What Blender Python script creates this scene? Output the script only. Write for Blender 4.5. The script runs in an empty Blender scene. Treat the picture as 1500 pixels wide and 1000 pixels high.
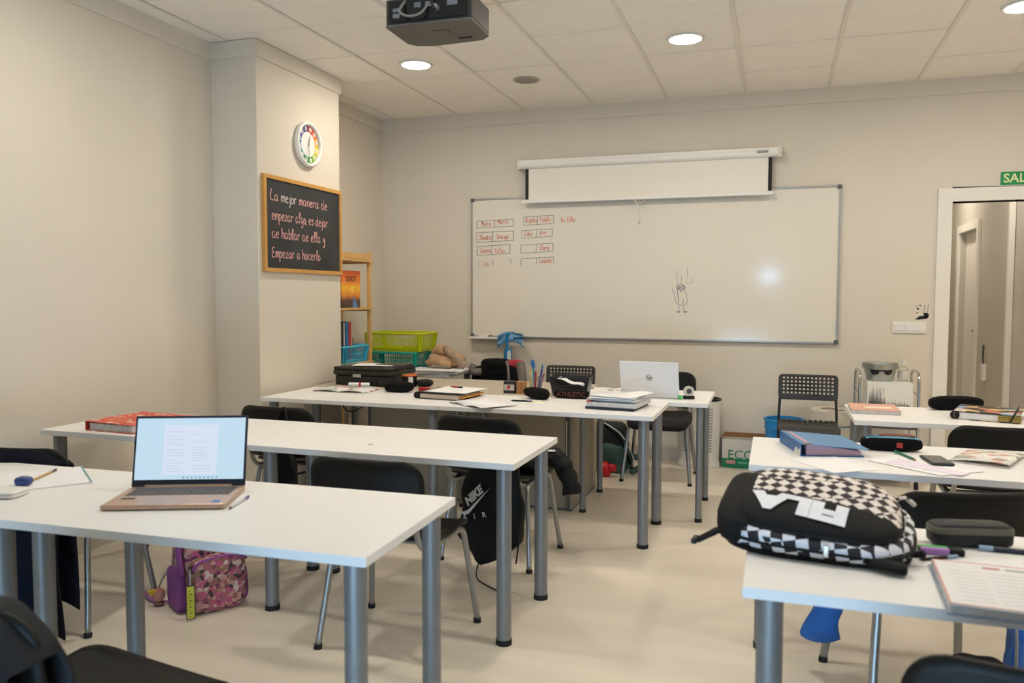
import bpy, bmesh, math, random
from mathutils import Vector, Matrix, noise as mnoise
random.seed(7)
PI = math.pi
SC = bpy.context.scene
COL = SC.collection

# ---------------------------------------------------------------- camera
FPX, YAW, PITCH, ROLL, PPY, CH = 1175.66, 0.3188, -0.0564, 0.0022, 499.2, 1.3509
def cam_axes():
    cy, sy, cp, sp = math.cos(YAW), math.sin(YAW), math.cos(PITCH), math.sin(PITCH)
    f = Vector((-sy*cp, cy*cp, sp)); r = Vector((cy, sy, 0)); u = r.cross(f)
    c, s = math.cos(ROLL), math.sin(ROLL)
    return c*r + s*u, -s*r + c*u, f
CR, CU, CF = cam_axes()
cd = bpy.data.cameras.new('camera'); cam = bpy.data.objects.new('camera', cd); COL.objects.link(cam)
m = Matrix((CR, CU, -CF)).transposed().to_4x4(); m.translation = Vector((0, 0, CH)); cam.matrix_world = m
cd.sensor_width = 36; cd.lens = FPX/1500*36; cd.shift_y = (PPY-500)/1500; cd.clip_start = .05
cd.dof.use_dof = True; cd.dof.focus_distance = 4.6; cd.dof.aperture_fstop = 3.2
SC.camera = cam

# ---------------------------------------------------------------- world, lights, exposure
W = bpy.data.worlds.new('world'); SC.world = W; W.use_nodes = True
bg = W.node_tree.nodes['Background']; bg.inputs[0].default_value = (.62, .8, 1, 1); bg.inputs[1].default_value = 1.5
SC.view_settings.view_transform = 'Standard'; SC.view_settings.look = 'None'
SC.view_settings.exposure = 0.95; SC.view_settings.gamma = 1; SC.view_settings.use_curve_mapping = False
LENS_EMIT = 90.0         # the ceiling downlights
YF = -1.35                # wall behind the camera; its two windows are added for blue light
def added_light(x, z, w, h, power):
    ld = bpy.data.lights.new('window_daylight', 'AREA'); ld.shape = 'RECTANGLE'; ld.size = w; ld.size_y = h
    ld.energy = power; ld.color = (.33, .64, 1)
    o = bpy.data.objects.new('window_daylight', ld); COL.objects.link(o)
    o.location = (x, YF-.02, z); o.rotation_euler = (PI/2, 0, 0)   # faces +Y, into the room
added_light(-.14, 1.70, .22, .22, 2.6)  # added unseen source, makes the bright spot on the whiteboard
added_light(-.55, .30, 2.3, .42, 30)  # added unseen source, low down, tints the table edges blue

# ---------------------------------------------------------------- placing helpers: a ray of the photograph met with a real plane
def _ray(px, py): return CF + (px-750)/FPX*CR - (py-PPY)/FPX*CU
C0 = Vector((0, 0, CH))
def PZ(px, py, z): d = _ray(px, py); return C0 + d*((z-CH)/d.z)
def PYY(px, py, y): d = _ray(px, py); return C0 + d*(y/d.y)
def PX(px, py, x): d = _ray(px, py); return C0 + d*(x/d.x)

# ---------------------------------------------------------------- materials
def lin(c):
    def f(v):
        v /= 255.0
        return v/12.92 if v <= .04045 else ((v+.055)/1.055)**2.4
    return (f(c[0]), f(c[1]), f(c[2]), 1)
MATS = {}
def M(key, rgb=None, rough=.5, metal=0, var=.06, scale=18, bump=0, bscale=120, spec=.5, sheen=0, coat=0, alpha=1, trans=0, emit=0, stretch=None):
    if key in MATS: return MATS[key]
    mt = bpy.data.materials.new(key); mt.use_nodes = True; nt = mt.node_tree; b = nt.nodes['Principled BSDF']
    c = lin(rgb)
    b.inputs['Roughness'].default_value = rough; b.inputs['Metallic'].default_value = metal
    b.inputs['Specular IOR Level'].default_value = spec
    b.inputs['Sheen Weight'].default_value = sheen; b.inputs['Coat Weight'].default_value = coat
    b.inputs['Alpha'].default_value = alpha; b.inputs['Transmission Weight'].default_value = trans
    tc = nt.nodes.new('ShaderNodeTexCoord'); src = tc.outputs['Object']
    if stretch:
        mp = nt.nodes.new('ShaderNodeMapping'); mp.inputs['Scale'].default_value = stretch
        nt.links.new(src, mp.inputs[0]); src = mp.outputs[0]
    n = nt.nodes.new('ShaderNodeTexNoise'); n.inputs['Scale'].default_value = scale; n.inputs['Detail'].default_value = 4
    nt.links.new(src, n.inputs['Vector'])
    r = nt.nodes.new('ShaderNodeValToRGB'); r.color_ramp.elements[0].position = .3; r.color_ramp.elements[1].position = .7
    r.color_ramp.elements[0].color = tuple(x*(1-var) for x in c[:3])+(1,); r.color_ramp.elements[1].color = tuple(min(1, x*(1+var)) for x in c[:3])+(1,)
    nt.links.new(n.outputs[0], r.inputs[0]); nt.links.new(r.outputs[0], b.inputs['Base Color'])
    if bump:
        n2 = nt.nodes.new('ShaderNodeTexNoise'); n2.inputs['Scale'].default_value = bscale; n2.inputs['Detail'].default_value = 3
        nt.links.new(src, n2.inputs['Vector'])
        bp = nt.nodes.new('ShaderNodeBump'); bp.inputs['Strength'].default_value = bump; bp.inputs['Distance'].default_value = .01
        nt.links.new(n2.outputs[0], bp.inputs['Height']); nt.links.new(bp.outputs[0], b.inputs['Normal'])
    if emit:
        nt.links.new(r.outputs[0], b.inputs['Emission Color']); b.inputs['Emission Strength'].default_value = emit
    MATS[key] = mt; return mt
def nodes_of(mt): return mt.node_tree, mt.node_tree.nodes['Principled BSDF']
def checker(key, c1, c2, scale, rot=(0, 0, 0)):
    mt = M(key, (128, 128, 128), .75); nt, b = nodes_of(mt)
    tc = nt.nodes.new('ShaderNodeTexCoord'); mp = nt.nodes.new('ShaderNodeMapping'); mp.inputs['Rotation'].default_value = rot
    mp.inputs['Location'].default_value = (.011, .013, .0171)
    ck = nt.nodes.new('ShaderNodeTexChecker'); ck.inputs['Scale'].default_value = scale
    ck.inputs[1].default_value = lin(c1); ck.inputs[2].default_value = lin(c2)
    nt.links.new(tc.outputs['Object'], mp.inputs[0]); nt.links.new(mp.outputs[0], ck.inputs[0])
    nt.links.new(ck.outputs[0], b.inputs['Base Color']); return mt
def patches(key, cols, scale, rough=.55, rnd=1.0, coat=0):
    "irregular printed patches: voronoi cells through a stepped ramp"
    mt = M(key, (128, 128, 128), rough, coat=coat); nt, b = nodes_of(mt)
    tc = nt.nodes.new('ShaderNodeTexCoord'); v = nt.nodes.new('ShaderNodeTexVoronoi'); v.inputs['Scale'].default_value = scale
    v.inputs['Randomness'].default_value = rnd
    r = nt.nodes.new('ShaderNodeValToRGB'); r.color_ramp.interpolation = 'CONSTANT'
    e = r.color_ramp.elements
    while len(e) < len(cols): e.new(.5)
    for i, c in enumerate(cols): e[i].position = i/len(cols); e[i].color = lin(c)
    sp = nt.nodes.new('ShaderNodeSeparateColor')
    nt.links.new(tc.outputs['Object'], v.inputs['Vector']); nt.links.new(v.outputs['Color'], sp.inputs[0])
    nt.links.new(sp.outputs[0], r.inputs[0]); nt.links.new(r.outputs[0], b.inputs['Base Color']); return mt

WALL = M('wall_paint', (222, 213, 198), .75, var=.012, scale=3, bump=.04, bscale=220, spec=.3)
CEILP = M('ceiling_board', (248, 241, 230), .85, var=.02, scale=5, bump=.08, bscale=260, spec=.2)
FLOOR = M('floor_resin', (231, 220, 203), .33, var=.06, scale=2.2, spec=.5, stretch=(.35, 2.6, 1))
WHITEP = M('white_paint', (236, 231, 222), .45, var=.01)
WHITEPL = M('white_plastic', (236, 234, 228), .4, var=.01)
TOPW = M('white_laminate', (240, 238, 236), .42, var=.012, scale=6)
SILVER = M('silver_leg', (132, 133, 133), .42, .4, var=.03)
STEEL = M('grey_tube', (158, 158, 156), .32, .7, var=.03)
BLACKPL = M('black_plastic', (20, 19, 18), .5, var=.1, spec=.3)
BLACKRUB = M('black_rubber', (16, 16, 16), .7)
BLACKFAB = M('black_fabric', (13, 13, 14), .9, spec=.2, var=.2, bump=.3, bscale=300)
NAVY = M('navy_fabric', (14, 19, 33), .85, spec=.2, var=.25, scale=8, bump=.25, bscale=40)
CHROME = M('chrome', (200, 200, 200), .12, 1)
PAPER = M('paper', (240, 239, 240), .7, var=.01)
PAPERG = M('page_edges', (205, 203, 202), .8, var=.12, scale=60)
WOOD = M('pine_wood', (214, 170, 104), .5, var=.12, scale=9, stretch=(1, 1, .2))
FRAMEW = M('frame_wood', (205, 152, 78), .5, var=.1, scale=12)
BLACKGL = M('black_gloss', (14, 15, 18), .18, var=.1)
DARKGR = M('dark_grey', (60, 61, 63), .5)
BLUEPL = M('blue_plastic', (52, 118, 178), .4)
RED = M('red_plastic', (190, 30, 38), .4)
CARD = M('cardboard', (176, 126, 82), .8, var=.08)

# ---------------------------------------------------------------- mesh building
class MB:
    def __init__(s): s.v = []; s.f = []
    def add(s, vs, fs):
        o = len(s.v); s.v += [Vector(v) for v in vs]; s.f += [tuple(i+o for i in f) for f in fs]; return s
    def box(s, x0, x1, y0, y1, z0, z1):
        vs = [(x, y, z) for z in (z0, z1) for y in (y0, y1) for x in (x0, x1)]
        return s.add(vs, [(0, 2, 3, 1), (4, 5, 7, 6), (0, 1, 5, 4), (2, 6, 7, 3), (0, 4, 6, 2), (1, 3, 7, 5)])
    def cbox(s, c, d, rz=0):
        h = [x/2 for x in d]; cs, sn = math.cos(rz), math.sin(rz)
        vs = []
        for z in (-h[2], h[2]):
            for y in (-h[1], h[1]):
                for x in (-h[0], h[0]): vs.append((c[0]+x*cs-y*sn, c[1]+x*sn+y*cs, c[2]+z))
        return s.add(vs, [(0, 2, 3, 1), (4, 5, 7, 6), (0, 1, 5, 4), (2, 6, 7, 3), (0, 4, 6, 2), (1, 3, 7, 5)])
    def cyl(s, a, b, r, n=20, r2=None, cap=True):
        a, b = Vector(a), Vector(b); t = (b-a).normalized(); r2 = r if r2 is None else r2
        q = t.orthogonal().normalized(); w = t.cross(q); vs = []
        for c, rr in ((a, r), (b, r2)):
            for i in range(n): an = 2*PI*i/n; vs.append(c+q*math.cos(an)*rr+w*math.sin(an)*rr)
        fs = [(i, (i+1) % n, n+(i+1) % n, n+i) for i in range(n)]
        if cap: fs += [tuple(range(n-1, -1, -1)), tuple(range(n, 2*n))]
        return s.add(vs, fs)
    def tube(s, pts, r, n=8, flat=1.0, up=None, close=False, sub=4):
        P = smooth_path([Vector(p) for p in pts], sub, close) if sub else [Vector(p) for p in pts]
        k = len(P); rings = []; prev = None
        for i, p in enumerate(P):
            if close: t = P[(i+1) % k]-P[i-1]
            else: t = P[min(i+1, k-1)]-P[max(i-1, 0)]
            t.normalize()
            q = (Vector(up) - t*t.dot(Vector(up))) if up else (prev-t*t.dot(prev) if prev else t.orthogonal())
            if q.length < 1e-5: q = t.orthogonal()
            q.normalize(); prev = q; w = t.cross(q)
            rings.append([p+q*math.cos(2*PI*j/n)*r*flat+w*math.sin(2*PI*j/n)*r for j in range(n)])
        vs = [v for g in rings for v in g]; fs = []
        for i in range(k if close else k-1):
            a, b = i*n, ((i+1) % k)*n
            for j in range(n): fs.append((a+j, a+(j+1) % n, b+(j+1) % n, b+j))
        if not close: fs += [tuple(range(n-1, -1, -1)), tuple(range((k-1)*n, k*n))]
        return s.add(vs, fs)
    def lathe(s, prof, c=(0, 0, 0), n=28, sx=1, sy=1, cap=True):
        vs = []; k = len(prof)
        for (r, z) in prof:
            for j in range(n): a = 2*PI*j/n; vs.append((c[0]+math.cos(a)*r*sx, c[1]+math.sin(a)*r*sy, c[2]+z))
        fs = [(i*n+j, i*n+(j+1) % n, (i+1)*n+(j+1) % n, (i+1)*n+j) for i in range(k-1) for j in range(n)]
        if cap and prof[0][0] > 1e-6: fs.append(tuple(range(n-1, -1, -1)))
        if cap and prof[-1][0] > 1e-6: fs.append(tuple(range((k-1)*n, k*n)))
        return s.add(vs, fs)
    def prism(s, poly, z0, z1):
        n = len(poly)
        vs = [(x, y, z0) for x, y in poly]+[(x, y, z1) for x, y in poly]
        return s.add(vs, [tuple(range(n-1, -1, -1)), tuple(range(n, 2*n))]+[(i, (i+1) % n, n+(i+1) % n, n+i) for i in range(n)])
    def grid(s, fn, nu, nv):
        vs = [fn(i/nu, j/nv) for j in range(nv+1) for i in range(nu+1)]
        return s.add(vs, [(j*(nu+1)+i, j*(nu+1)+i+1, (j+1)*(nu+1)+i+1, (j+1)*(nu+1)+i) for j in range(nv) for i in range(nu)])
    def sq(s, c, d, e1=.5, e2=.5, n=28, k=14, wob=0, ws=6, seed=0, keep=None):
        "superquadric: half sizes d, e1 vertical and e2 plan roundness (small = boxy)"
        def sp(w, e): return math.copysign(abs(w)**e, w)
        vs = []
        for i in range(k+1):
            a = -PI/2+PI*i/k
            for j in range(n):
                b = 2*PI*j/n
                p = Vector((d[0]*sp(math.cos(a), e1)*sp(math.cos(b), e2), d[1]*sp(math.cos(a), e1)*sp(math.sin(b), e2), d[2]*sp(math.sin(a), e1)))
                if wob: p *= 1+wob*mnoise.noise(p*ws+Vector((seed, seed*2, 0)))
                vs.append(p+Vector(c))
        fs = [(i*n+j, i*n+(j+1) % n, (i+1)*n+(j+1) % n, (i+1)*n+j) for i in range(k) for j in range(n)]
        if keep:
            fs = [f for f in fs if keep(sum((vs[q] for q in f), Vector())/4-Vector(c))]
        return s.add(vs, fs)
    def jit(s, amp, sc, seed=0):
        s.v = [v+Vector((mnoise.noise(v*sc+Vector((seed, 0, 0))), mnoise.noise(v*sc+Vector((0, seed+7, 0))), mnoise.noise(v*sc+Vector((3, 0, seed)))))*amp for v in s.v]; return s
    def xf(s, mat): s.v = [mat @ v for v in s.v]; return s
    def build(s, name, mat, parent=None, smooth=False, bevel=0, seg=2, solid=0, subd=0, loc=None, rz=0):
        me = bpy.data.meshes.new(name); me.from_pydata([tuple(v) for v in s.v], [], s.f); me.materials.append(mat)
        bm = bmesh.new(); bm.from_mesh(me); bmesh.ops.remove_doubles(bm, verts=bm.verts, dist=1e-6)
        bmesh.ops.recalc_face_normals(bm, faces=bm.faces); bm.to_mesh(me); bm.free()
        o = bpy.data.objects.new(name, me); COL.objects.link(o)
        if parent is not None: o.parent = parent
        if loc is not None: o.location = loc
        o.rotation_euler.z = rz
        if solid: md = o.modifiers.new('solid', 'SOLIDIFY'); md.thickness = solid; md.offset = 0
        if subd: md = o.modifiers.new('sub', 'SUBSURF'); md.levels = subd; md.render_levels = subd
        if bevel:
            md = o.modifiers.new('bevel', 'BEVEL'); md.width = bevel; md.segments = seg; md.limit_method = 'ANGLE'; md.angle_limit = .7
        if smooth or bevel: me.shade_smooth() if smooth else None
        return o
def smooth_path(P, sub, close=False):
    out = []; k = len(P)
    if k < 3: return P
    for i in range(k if close else k-1):
        if close: a, b, c, d = P[i-1], P[i], P[(i+1) % k], P[(i+2) % k]
        else: a, b, c, d = P[max(i-1, 0)], P[i], P[i+1], P[min(i+2, k-1)]
        for j in range(sub):
            t = j/sub
            out.append(.5*((2*b)+(-a+c)*t+(2*a-5*b+4*c-d)*t*t+(-a+3*b-3*c+d)*t**3))
    if not close: out.append(P[-1])
    return out
def rrect(w, h, r, n=5, cx=0, cy=0):
    p = []
    for (x, y, a0) in ((w/2-r, h/2-r, 0), (-w/2+r, h/2-r, PI/2), (-w/2+r, -h/2+r, PI), (w/2-r, -h/2+r, 1.5*PI)):
        for i in range(n+1): a = a0+PI/2*i/n; p.append((cx+x+r*math.cos(a), cy+y+r*math.sin(a)))
    return p
def plate_mesh(outer, holes, thick):
    "flat plate in XY with real holes, via a filled 2D curve"
    cu = bpy.data.curves.new('plate', 'CURVE'); cu.dimensions = '2D'; cu.fill_mode = 'BOTH'; cu.extrude = thick/2
    for poly in [outer]+holes:
        sp = cu.splines.new('POLY'); sp.points.add(len(poly)-1); sp.use_cyclic_u = True
        for q, (x, y) in zip(sp.points, poly): q.co = (x, y, 0, 1)
    o = bpy.data.objects.new('plate', cu); me = bpy.data.meshes.new_from_object(o)
    b = MB(); b.add([v.co.copy() for v in me.vertices], [tuple(p.vertices) for p in me.polygons])
    bpy.data.objects.remove(o); bpy.data.curves.remove(cu); bpy.data.meshes.remove(me); return b
def text_mb(s, size, thick=.0006, align='CENTER', shear=0, offset=0):
    cu = bpy.data.curves.new('text', 'FONT'); cu.body = s; cu.size = size; cu.extrude = thick; cu.align_x = align; cu.align_y = 'CENTER'; cu.shear = shear; cu.offset = offset
    cu.resolution_u = 3
    o = bpy.data.objects.new('text', cu); me = bpy.data.meshes.new_from_object(o)
    b = MB(); b.add([v.co.copy() for v in me.vertices], [tuple(p.vertices) for p in me.polygons])
    bpy.data.objects.remove(o); bpy.data.curves.remove(cu); bpy.data.meshes.remove(me); return b

def thing(name, label, cat, loc=(0, 0, 0), rz=0, group=None):
    o = bpy.data.objects.new(name, None); COL.objects.link(o); o.empty_display_size = .1
    o.location = loc; o.rotation_euler = (0, 0, rz); return tag(o, label, cat, group)
def tag(o, label, cat, group=None):
    o['label'] = label; o['category'] = cat
    if group: o['group'] = group
    return o
def struct(o): o['kind'] = 'structure'; return o
KIDS = {}
def copy_tree(o, parent=None):
    c = o.copy(); COL.objects.link(c); c.parent = parent
    for ch in [q for q in COL.objects if q.parent == o]: copy_tree(ch, c)
    return c
# stroke lettering, for handwriting
GL = {
'a': [[(.55, .9), (.3, 1), (.05, .7), (.05, .25), (.25, 0), (.5, .2), (.6, .95), (.6, .3), (.78, .02)]],
'b': [[(.05, 1.8), (.06, 0)], [(.06, .6), (.35, 1), (.6, .6), (.4, .03), (.06, .05)]],
'c': [[(.55, .85), (.3, 1), (.05, .6), (.15, .1), (.55, .1)]],
'd': [[(.55, .9), (.25, 1), (.02, .5), (.2, 0), (.52, .25), (.6, 1.8), (.6, .25), (.75, 0)]],
'e': [[(.05, .5), (.5, .62), (.42, .97), (.18, .92), (.03, .45), (.22, 0), (.6, .18)]],
'f': [[(.55, 1.6), (.35, 1.75), (.25, 1.3), (.25, -.3)], [(.05, .95), (.5, .95)]],
'g': [[(.55, .9), (.25, 1), (.03, .5), (.25, .05), (.55, .5), (.57, .9), (.53, -.5), (.3, -.75), (.05, -.5)]],
'h': [[(.05, 1.8), (.05, 0)], [(.05, .6), (.32, 1), (.5, .75), (.52, 0)]],
'i': [[(.1, 1), (.1, .15), (.25, 0)], [(.1, 1.35), (.12, 1.45)]],
'j': [[(.25, 1), (.25, -.45), (.02, -.7)], [(.25, 1.35), (.27, 1.45)]],
'l': [[(.02, .3), (.32, 1.5), (.2, 1.85), (.08, 1.4), (.1, .2), (.32, 0)]],
'm': [[(.05, 1), (.05, 0)], [(.05, .6), (.25, 1), (.4, .8), (.4, 0)], [(.4, .6), (.6, 1), (.75, .8), (.78, 0)]],
'n': [[(.05, 1), (.05, 0)], [(.05, .6), (.3, 1), (.5, .8), (.52, 0)]],
'o': [[(.3, 1), (.05, .6), (.15, .05), (.45, .05), (.58, .55), (.3, 1)]],
'p': [[(.05, 1), (.05, -.8)], [(.05, .7), (.35, 1), (.58, .6), (.4, .05), (.05, .1)]],
'r': [[(.05, 1), (.06, 0)], [(.06, .6), (.25, .98), (.5, .85)]],
's': [[(.5, .9), (.25, 1), (.1, .75), (.45, .35), (.35, .02), (.03, .1)]],
'u': [[(.05, 1), (.1, .1), (.4, .1), (.52, 1), (.55, 0)]],
'y': [[(.05, 1), (.12, .4), (.35, .3), (.52, .95), (.45, -.5), (.2, -.8), (.05, -.6)]],
'z': [[(.05, .95), (.5, .95)], [(.5, .95), (.05, .02)], [(.05, .02), (.55, .05)]],
',': [[(.1, .1), (.03, -.25)]],
'L': [[(.3, 1.9), (.1, 1.2), (.08, .1)], [(.08, .1), (.4, .02), (.75, .12)]],
'E': [[(.65, 1.7), (.2, 1.55), (.12, 1.1), (.45, .9)], [(.45, .9), (.1, .65), (.1, .15), (.4, 0), (.7, .2)]],
'M': [[(.02, 0), (.15, 1.6)], [(.15, 1.6), (.4, .6)], [(.4, .6), (.65, 1.6)], [(.65, 1.6), (.8, 0)]],
'P': [[(.1, 1.6), (.1, 0)], [(.1, 1.5), (.5, 1.5), (.6, 1.1), (.1, .8)]],
'A': [[(.02, 0), (.35, 1.6)], [(.35, 1.6), (.65, 0)], [(.15, .6), (.55, .6)]],
'C': [[(.6, 1.4), (.3, 1.6), (.05, .9), (.2, .1), (.65, .15)]],
'S': [[(.6, 1.4), (.3, 1.6), (.1, 1.2), (.5, .6), (.4, .05), (.03, .15)]],
'D': [[(.1, 1.6), (.1, 0)], [(.1, 1.6), (.6, 1.2), (.6, .4), (.1, 0)]],
'1': [[(.05, 1.2), (.3, 1.6)], [(.3, 1.6), (.3, 0)]],
' ': []}
def write(mb, s, h, width, place, rnd=None, lift=0.0007):
    "ribbon strokes; place(x, y) -> point on the surface, h = x-height"
    x = 0
    for ch in s:
        for st in GL.get(ch, []):
            P = smooth_path([Vector((a*h+x, b*h, 0)) for a, b in st], 4)
            stroke(mb, P, width, place)
        adv = max([a for st in GL.get(ch, []) for a, b in st], default=.35)
        x += (adv+.16)*h
    return x
def stroke(mb, P, width, place):
    L, R = [], []
    for i, p in enumerate(P):
        t = P[min(i+1, len(P)-1)]-P[max(i-1, 0)]; t = Vector((t.x, t.y, 0))
        if t.length < 1e-9: t = Vector((1, 0, 0))
        t.normalize(); n = Vector((-t.y, t.x, 0))*width/2
        L.append(place(p.x+n.x, p.y+n.y)); R.append(place(p.x-n.x, p.y-n.y))
    k = len(P)
    mb.add(L+R, [(i, i+1, k+i+1, k+i) for i in range(k-1)])
# ================================================================ the room
H, B, XL, XP, YP1, YP2, XR = 2.937, 6.649, -3.442, -3.1045, 4.315, 5.3126, 3.72
TH = .72
DX0, DX1, DZ = 1.20, 2.06, 2.045            # door opening in the back wall
struct(MB().box(XL-.15, XR+.15, YF-.15, 12, -.12, 0).build('floor', FLOOR))
struct(MB().box(XL-.12, XL, YF-.12, B+.12, 0, H+.15).build('wall_left', WALL))
struct(MB().box(XL, XP, YP1, YP2, 0, H).build('wall_pillar', WALL, bevel=.004))
struct(MB().box(XL, DX0, B, B+.12, 0, H+.15).box(DX1, XR, B, B+.12, 0, H+.15).box(DX0, DX1, B, B+.12, DZ, H+.15).build('wall_back', WALL))
struct(MB().box(XR, XR+.12, YF-.12, B+.12, 0, H+.15).build('wall_right', WALL))
fw = MB()
added_wins = [(-.28, 0, 1.56, 1.84), (-1.75, .65, .05, .55)]
(a1, b1, c1, d1), (a2, b2, c2, d2) = added_wins          # added: small high one for the board glint, long low one for blue edges
fw.box(XL, a2, YF-.12, YF, 0, H+.15).box(b2, XR, YF-.12, YF, 0, H+.15).box(a2, b2, YF-.12, YF, 0, c2).box(a2, b2, YF-.12, YF, d2, c1)
fw.box(a2, a1, YF-.12, YF, c1, d1).box(b1, b2, YF-.12, YF, c1, d1).box(a2, b2, YF-.12, YF, d1, H+.15)
struct(fw.build('wall_front', WALL))
GLASS = M('window_glass', (235, 242, 245), .02, trans=1, alpha=.25)
for i, (a, b, wz0, wz1) in enumerate(added_wins):
    f = MB()
    for (x0, x1, z0, z1) in ((a, a+.03, wz0, wz1), (b-.03, b, wz0, wz1), (a, b, wz0, wz0+.03), (a, b, wz1-.03, wz1)):
        f.box(x0, x1, YF-.09, YF-.03, z0, z1)
    w = struct(f.build('window_%d' % (i+1), WHITEP))  # made-up window frames around the two added blue lights
    for x0, x1 in ((a+.03, b-.03),):
        MB().box(x0, x1, YF-.065, YF-.055, wz0+.03, wz1-.03).build('pane', GLASS, w)
# cornice bands and skirting
tn = [0]
def trim(mb):
    tn[0] += 1; return struct(mb.build('trim_%d' % tn[0], WALL, bevel=.004))
CZ = H-.105
trim(MB().box(XL, XL+.014, YF, YP1, CZ, H)); trim(MB().box(XL, XP+.014, YP1-.014, YP1, CZ, H))
trim(MB().box(XP, XP+.014, YP1, YP2+.014, CZ, H)); trim(MB().box(XL, XL+.014, YP2+.014, B, CZ, H))
trim(MB().box(XL, XR, B-.014, B, CZ-.01, H))
SK = M('skirting', (214, 205, 189), .5, var=.02)
struct(MB().box(XL, DX0-.1, B-.014, B, 0, .11).build('baseboard_back', SK, bevel=.003))
struct(MB().box(XL, XL+.014, YF, YP1, 0, .11).build('baseboard_left', SK, bevel=.003))
struct(MB().box(XL+.014, XP+.014, YP1-.014, YP1, 0, .11).box(XP, XP+.014, YP1, YP2, 0, .11).build('baseboard_pillar', SK))
# ceiling: carrier slab, tiles one by one, tee bars
ceil = struct(MB().box(XL-.12, XR+.12, YF-.12, B+.12, H+.12, H+.2).build('ceiling', M('plenum', (60, 56, 52), .9)))
S = .6075; GX0 = -1.482; GY0 = B-.6088
gx = sorted([GX0+k*S for k in range(-3, 9)]); gx = [XL]+[x for x in gx if XL+.05 < x < XR-.05]+[XR]
gy = sorted([GY0-k*S for k in range(0, 16)]); gy = [YF]+[y for y in gy if YF+.05 < y < B-.05]+[B]
full = None
def tile_mesh(w, d): return MB().box(-w/2, w/2, -d/2, d/2, 0, .014)
for i in range(len(gx)-1):
    for j in range(len(gy)-1):
        w, d = gx[i+1]-gx[i]-.010, gy[j+1]-gy[j]-.007
        cx, cy = (gx[i]+gx[i+1])/2, (gy[j]+gy[j+1])/2
        if cx < XP and YP1-.3 < cy < YP2+.05: pass
        if abs(w-S+.010) < 1e-4 and abs(d-S+.007) < 1e-4:
            if full is None: full = tile_mesh(w, d).build('ceiling_tile', CEILP, ceil, bevel=.0015, seg=1); o = full
            else: o = full.copy(); COL.objects.link(o)
        else: o = tile_mesh(w, d).build('ceiling_tile', CEILP, ceil)
        o.location = (cx, cy, H+random.uniform(0, .004))
        o.rotation_euler = (random.uniform(-.0025, .0025), random.uniform(-.002, .002), 0)
TEE = M('tee_bar', (234, 226, 213), .6, var=.02)
for x in gx[1:-1]: MB().box(x-.012, x+.012, YF, B, H-.003, H-.0005).build('tee_bar', TEE, ceil)
struct(MB().box(XL, XL+.02, YF, B, H-.002, H+.004).box(XL, XR, B-.02, B, H-.002, H+.004).build('trim_90', TEE))

# door casing and the corridor behind it
door = MB().box(DX0-.092, DX0, B-.02, B+.14, 0, DZ+.1).box(DX1, DX1+.092, B-.02, B+.14, 0, DZ+.1).box(DX0, DX1, B-.02, B+.14, DZ, DZ+.1)
door = struct(door.build('door_1', WHITEP, bevel=.004))
MB().box(DX0, DX0+.012, B+.02, B+.07, 0, DZ).build('door_stop', WHITEP, door)
CW = M('corridor_paint', (196, 189, 176), .7, var=.02, scale=3)
struct(MB().box(.78, .9, B+.12, 11.2, 0, 2.8).build('wall_corridor_left', CW))
struct(MB().box(.9, 2.02, 11.08, 11.2, 0, 2.8).build('wall_corridor_end', CW))
CD0, CD1 = 9.12, 9.96
struct(MB().box(1.9, 2.02, 7.96, CD0, 0, 2.8).box(1.9, 2.02, CD1, 11.08, 0, 2.8).box(1.9, 2.02, CD0, CD1, 2.04, 2.8).build('wall_corridor_right', CW))
struct(MB().box(2.02, XR, 7.96, 8.08, 0, 2.8).build('wall_corridor_front', CW))
struct(MB().box(XR, XR+.12, B+.12, 8.08, 0, 2.8).build('wall_corridor_side', CW))
struct(MB().box(.78, XR+.12, B+.12, 11.2, 2.8, 2.9).build('ceiling_corridor', CW))
struct(MB().box(1.885, 1.93, 7.945, 7.99, 0, 2.8).build('trim_91', WHITEP))
d2 = struct(MB().box(1.955, 1.99, CD0+.01, CD1-.01, .01, 2.03).build('door_2', WHITEP))
MB().box(1.875, 1.9, CD0-.08, CD0, 0, 2.12).box(1.875, 1.9, CD1, CD1+.08, 0, 2.12).box(1.875, 1.9, CD0, CD1, 2.04, 2.12).build('door_casing', WHITEP, d2)
MB().tube([(1.955, CD0+.09, 1.0), (1.91, CD0+.09, 1.0), (1.91, CD0+.2, 1.0)], .01, sub=0).box(1.945, 1.955, CD0+.06, CD0+.12, .9, 1.12).build('door_handle', DARKGR, d2)
MB().box(1.948, 1.956, CD0+.13, CD0+.2, 1.5, 1.72).build('door_sign', M('brass', (190, 160, 80), .3, .8), d2)

# ---------------------------------------------------------------- ceiling lights, speaker
LENS = bpy.data.materials.new('lamp_lens'); LENS.use_nodes = True
_b = LENS.node_tree.nodes['Principled BSDF']; _b.inputs['Emission Color'].default_value = (1, .915, .785, 1); _b.inputs['Emission Strength'].default_value = LENS_EMIT
def downlight(x, y, z, label, group='round recessed ceiling lights'):
    t = thing('ceiling_light', label, 'ceiling light', (x, y, z), 0, group)
    MB().lathe([(.094, -.001), (.094, -.009), (.112, -.007), (.116, -.001)]).build('rim', WHITEPL, t, smooth=True)
    MB().lathe([(0, -.006), (.094, -.006), (.094, -.003)]).build('lens', LENS, t)
LX = [GX0+S*k for k in (-1.5, 1.5, 4.5, 7.5)]; LY = [GY0-S*k for k in (1.5, 5.5)]
names3 = ['round recessed ceiling light nearest the pillar with the clock', 'round recessed ceiling light above the right half of the whiteboard',
          'round recessed ceiling light at the upper right corner above the doorway', 'round recessed ceiling light by the right wall in the back row']
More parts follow.
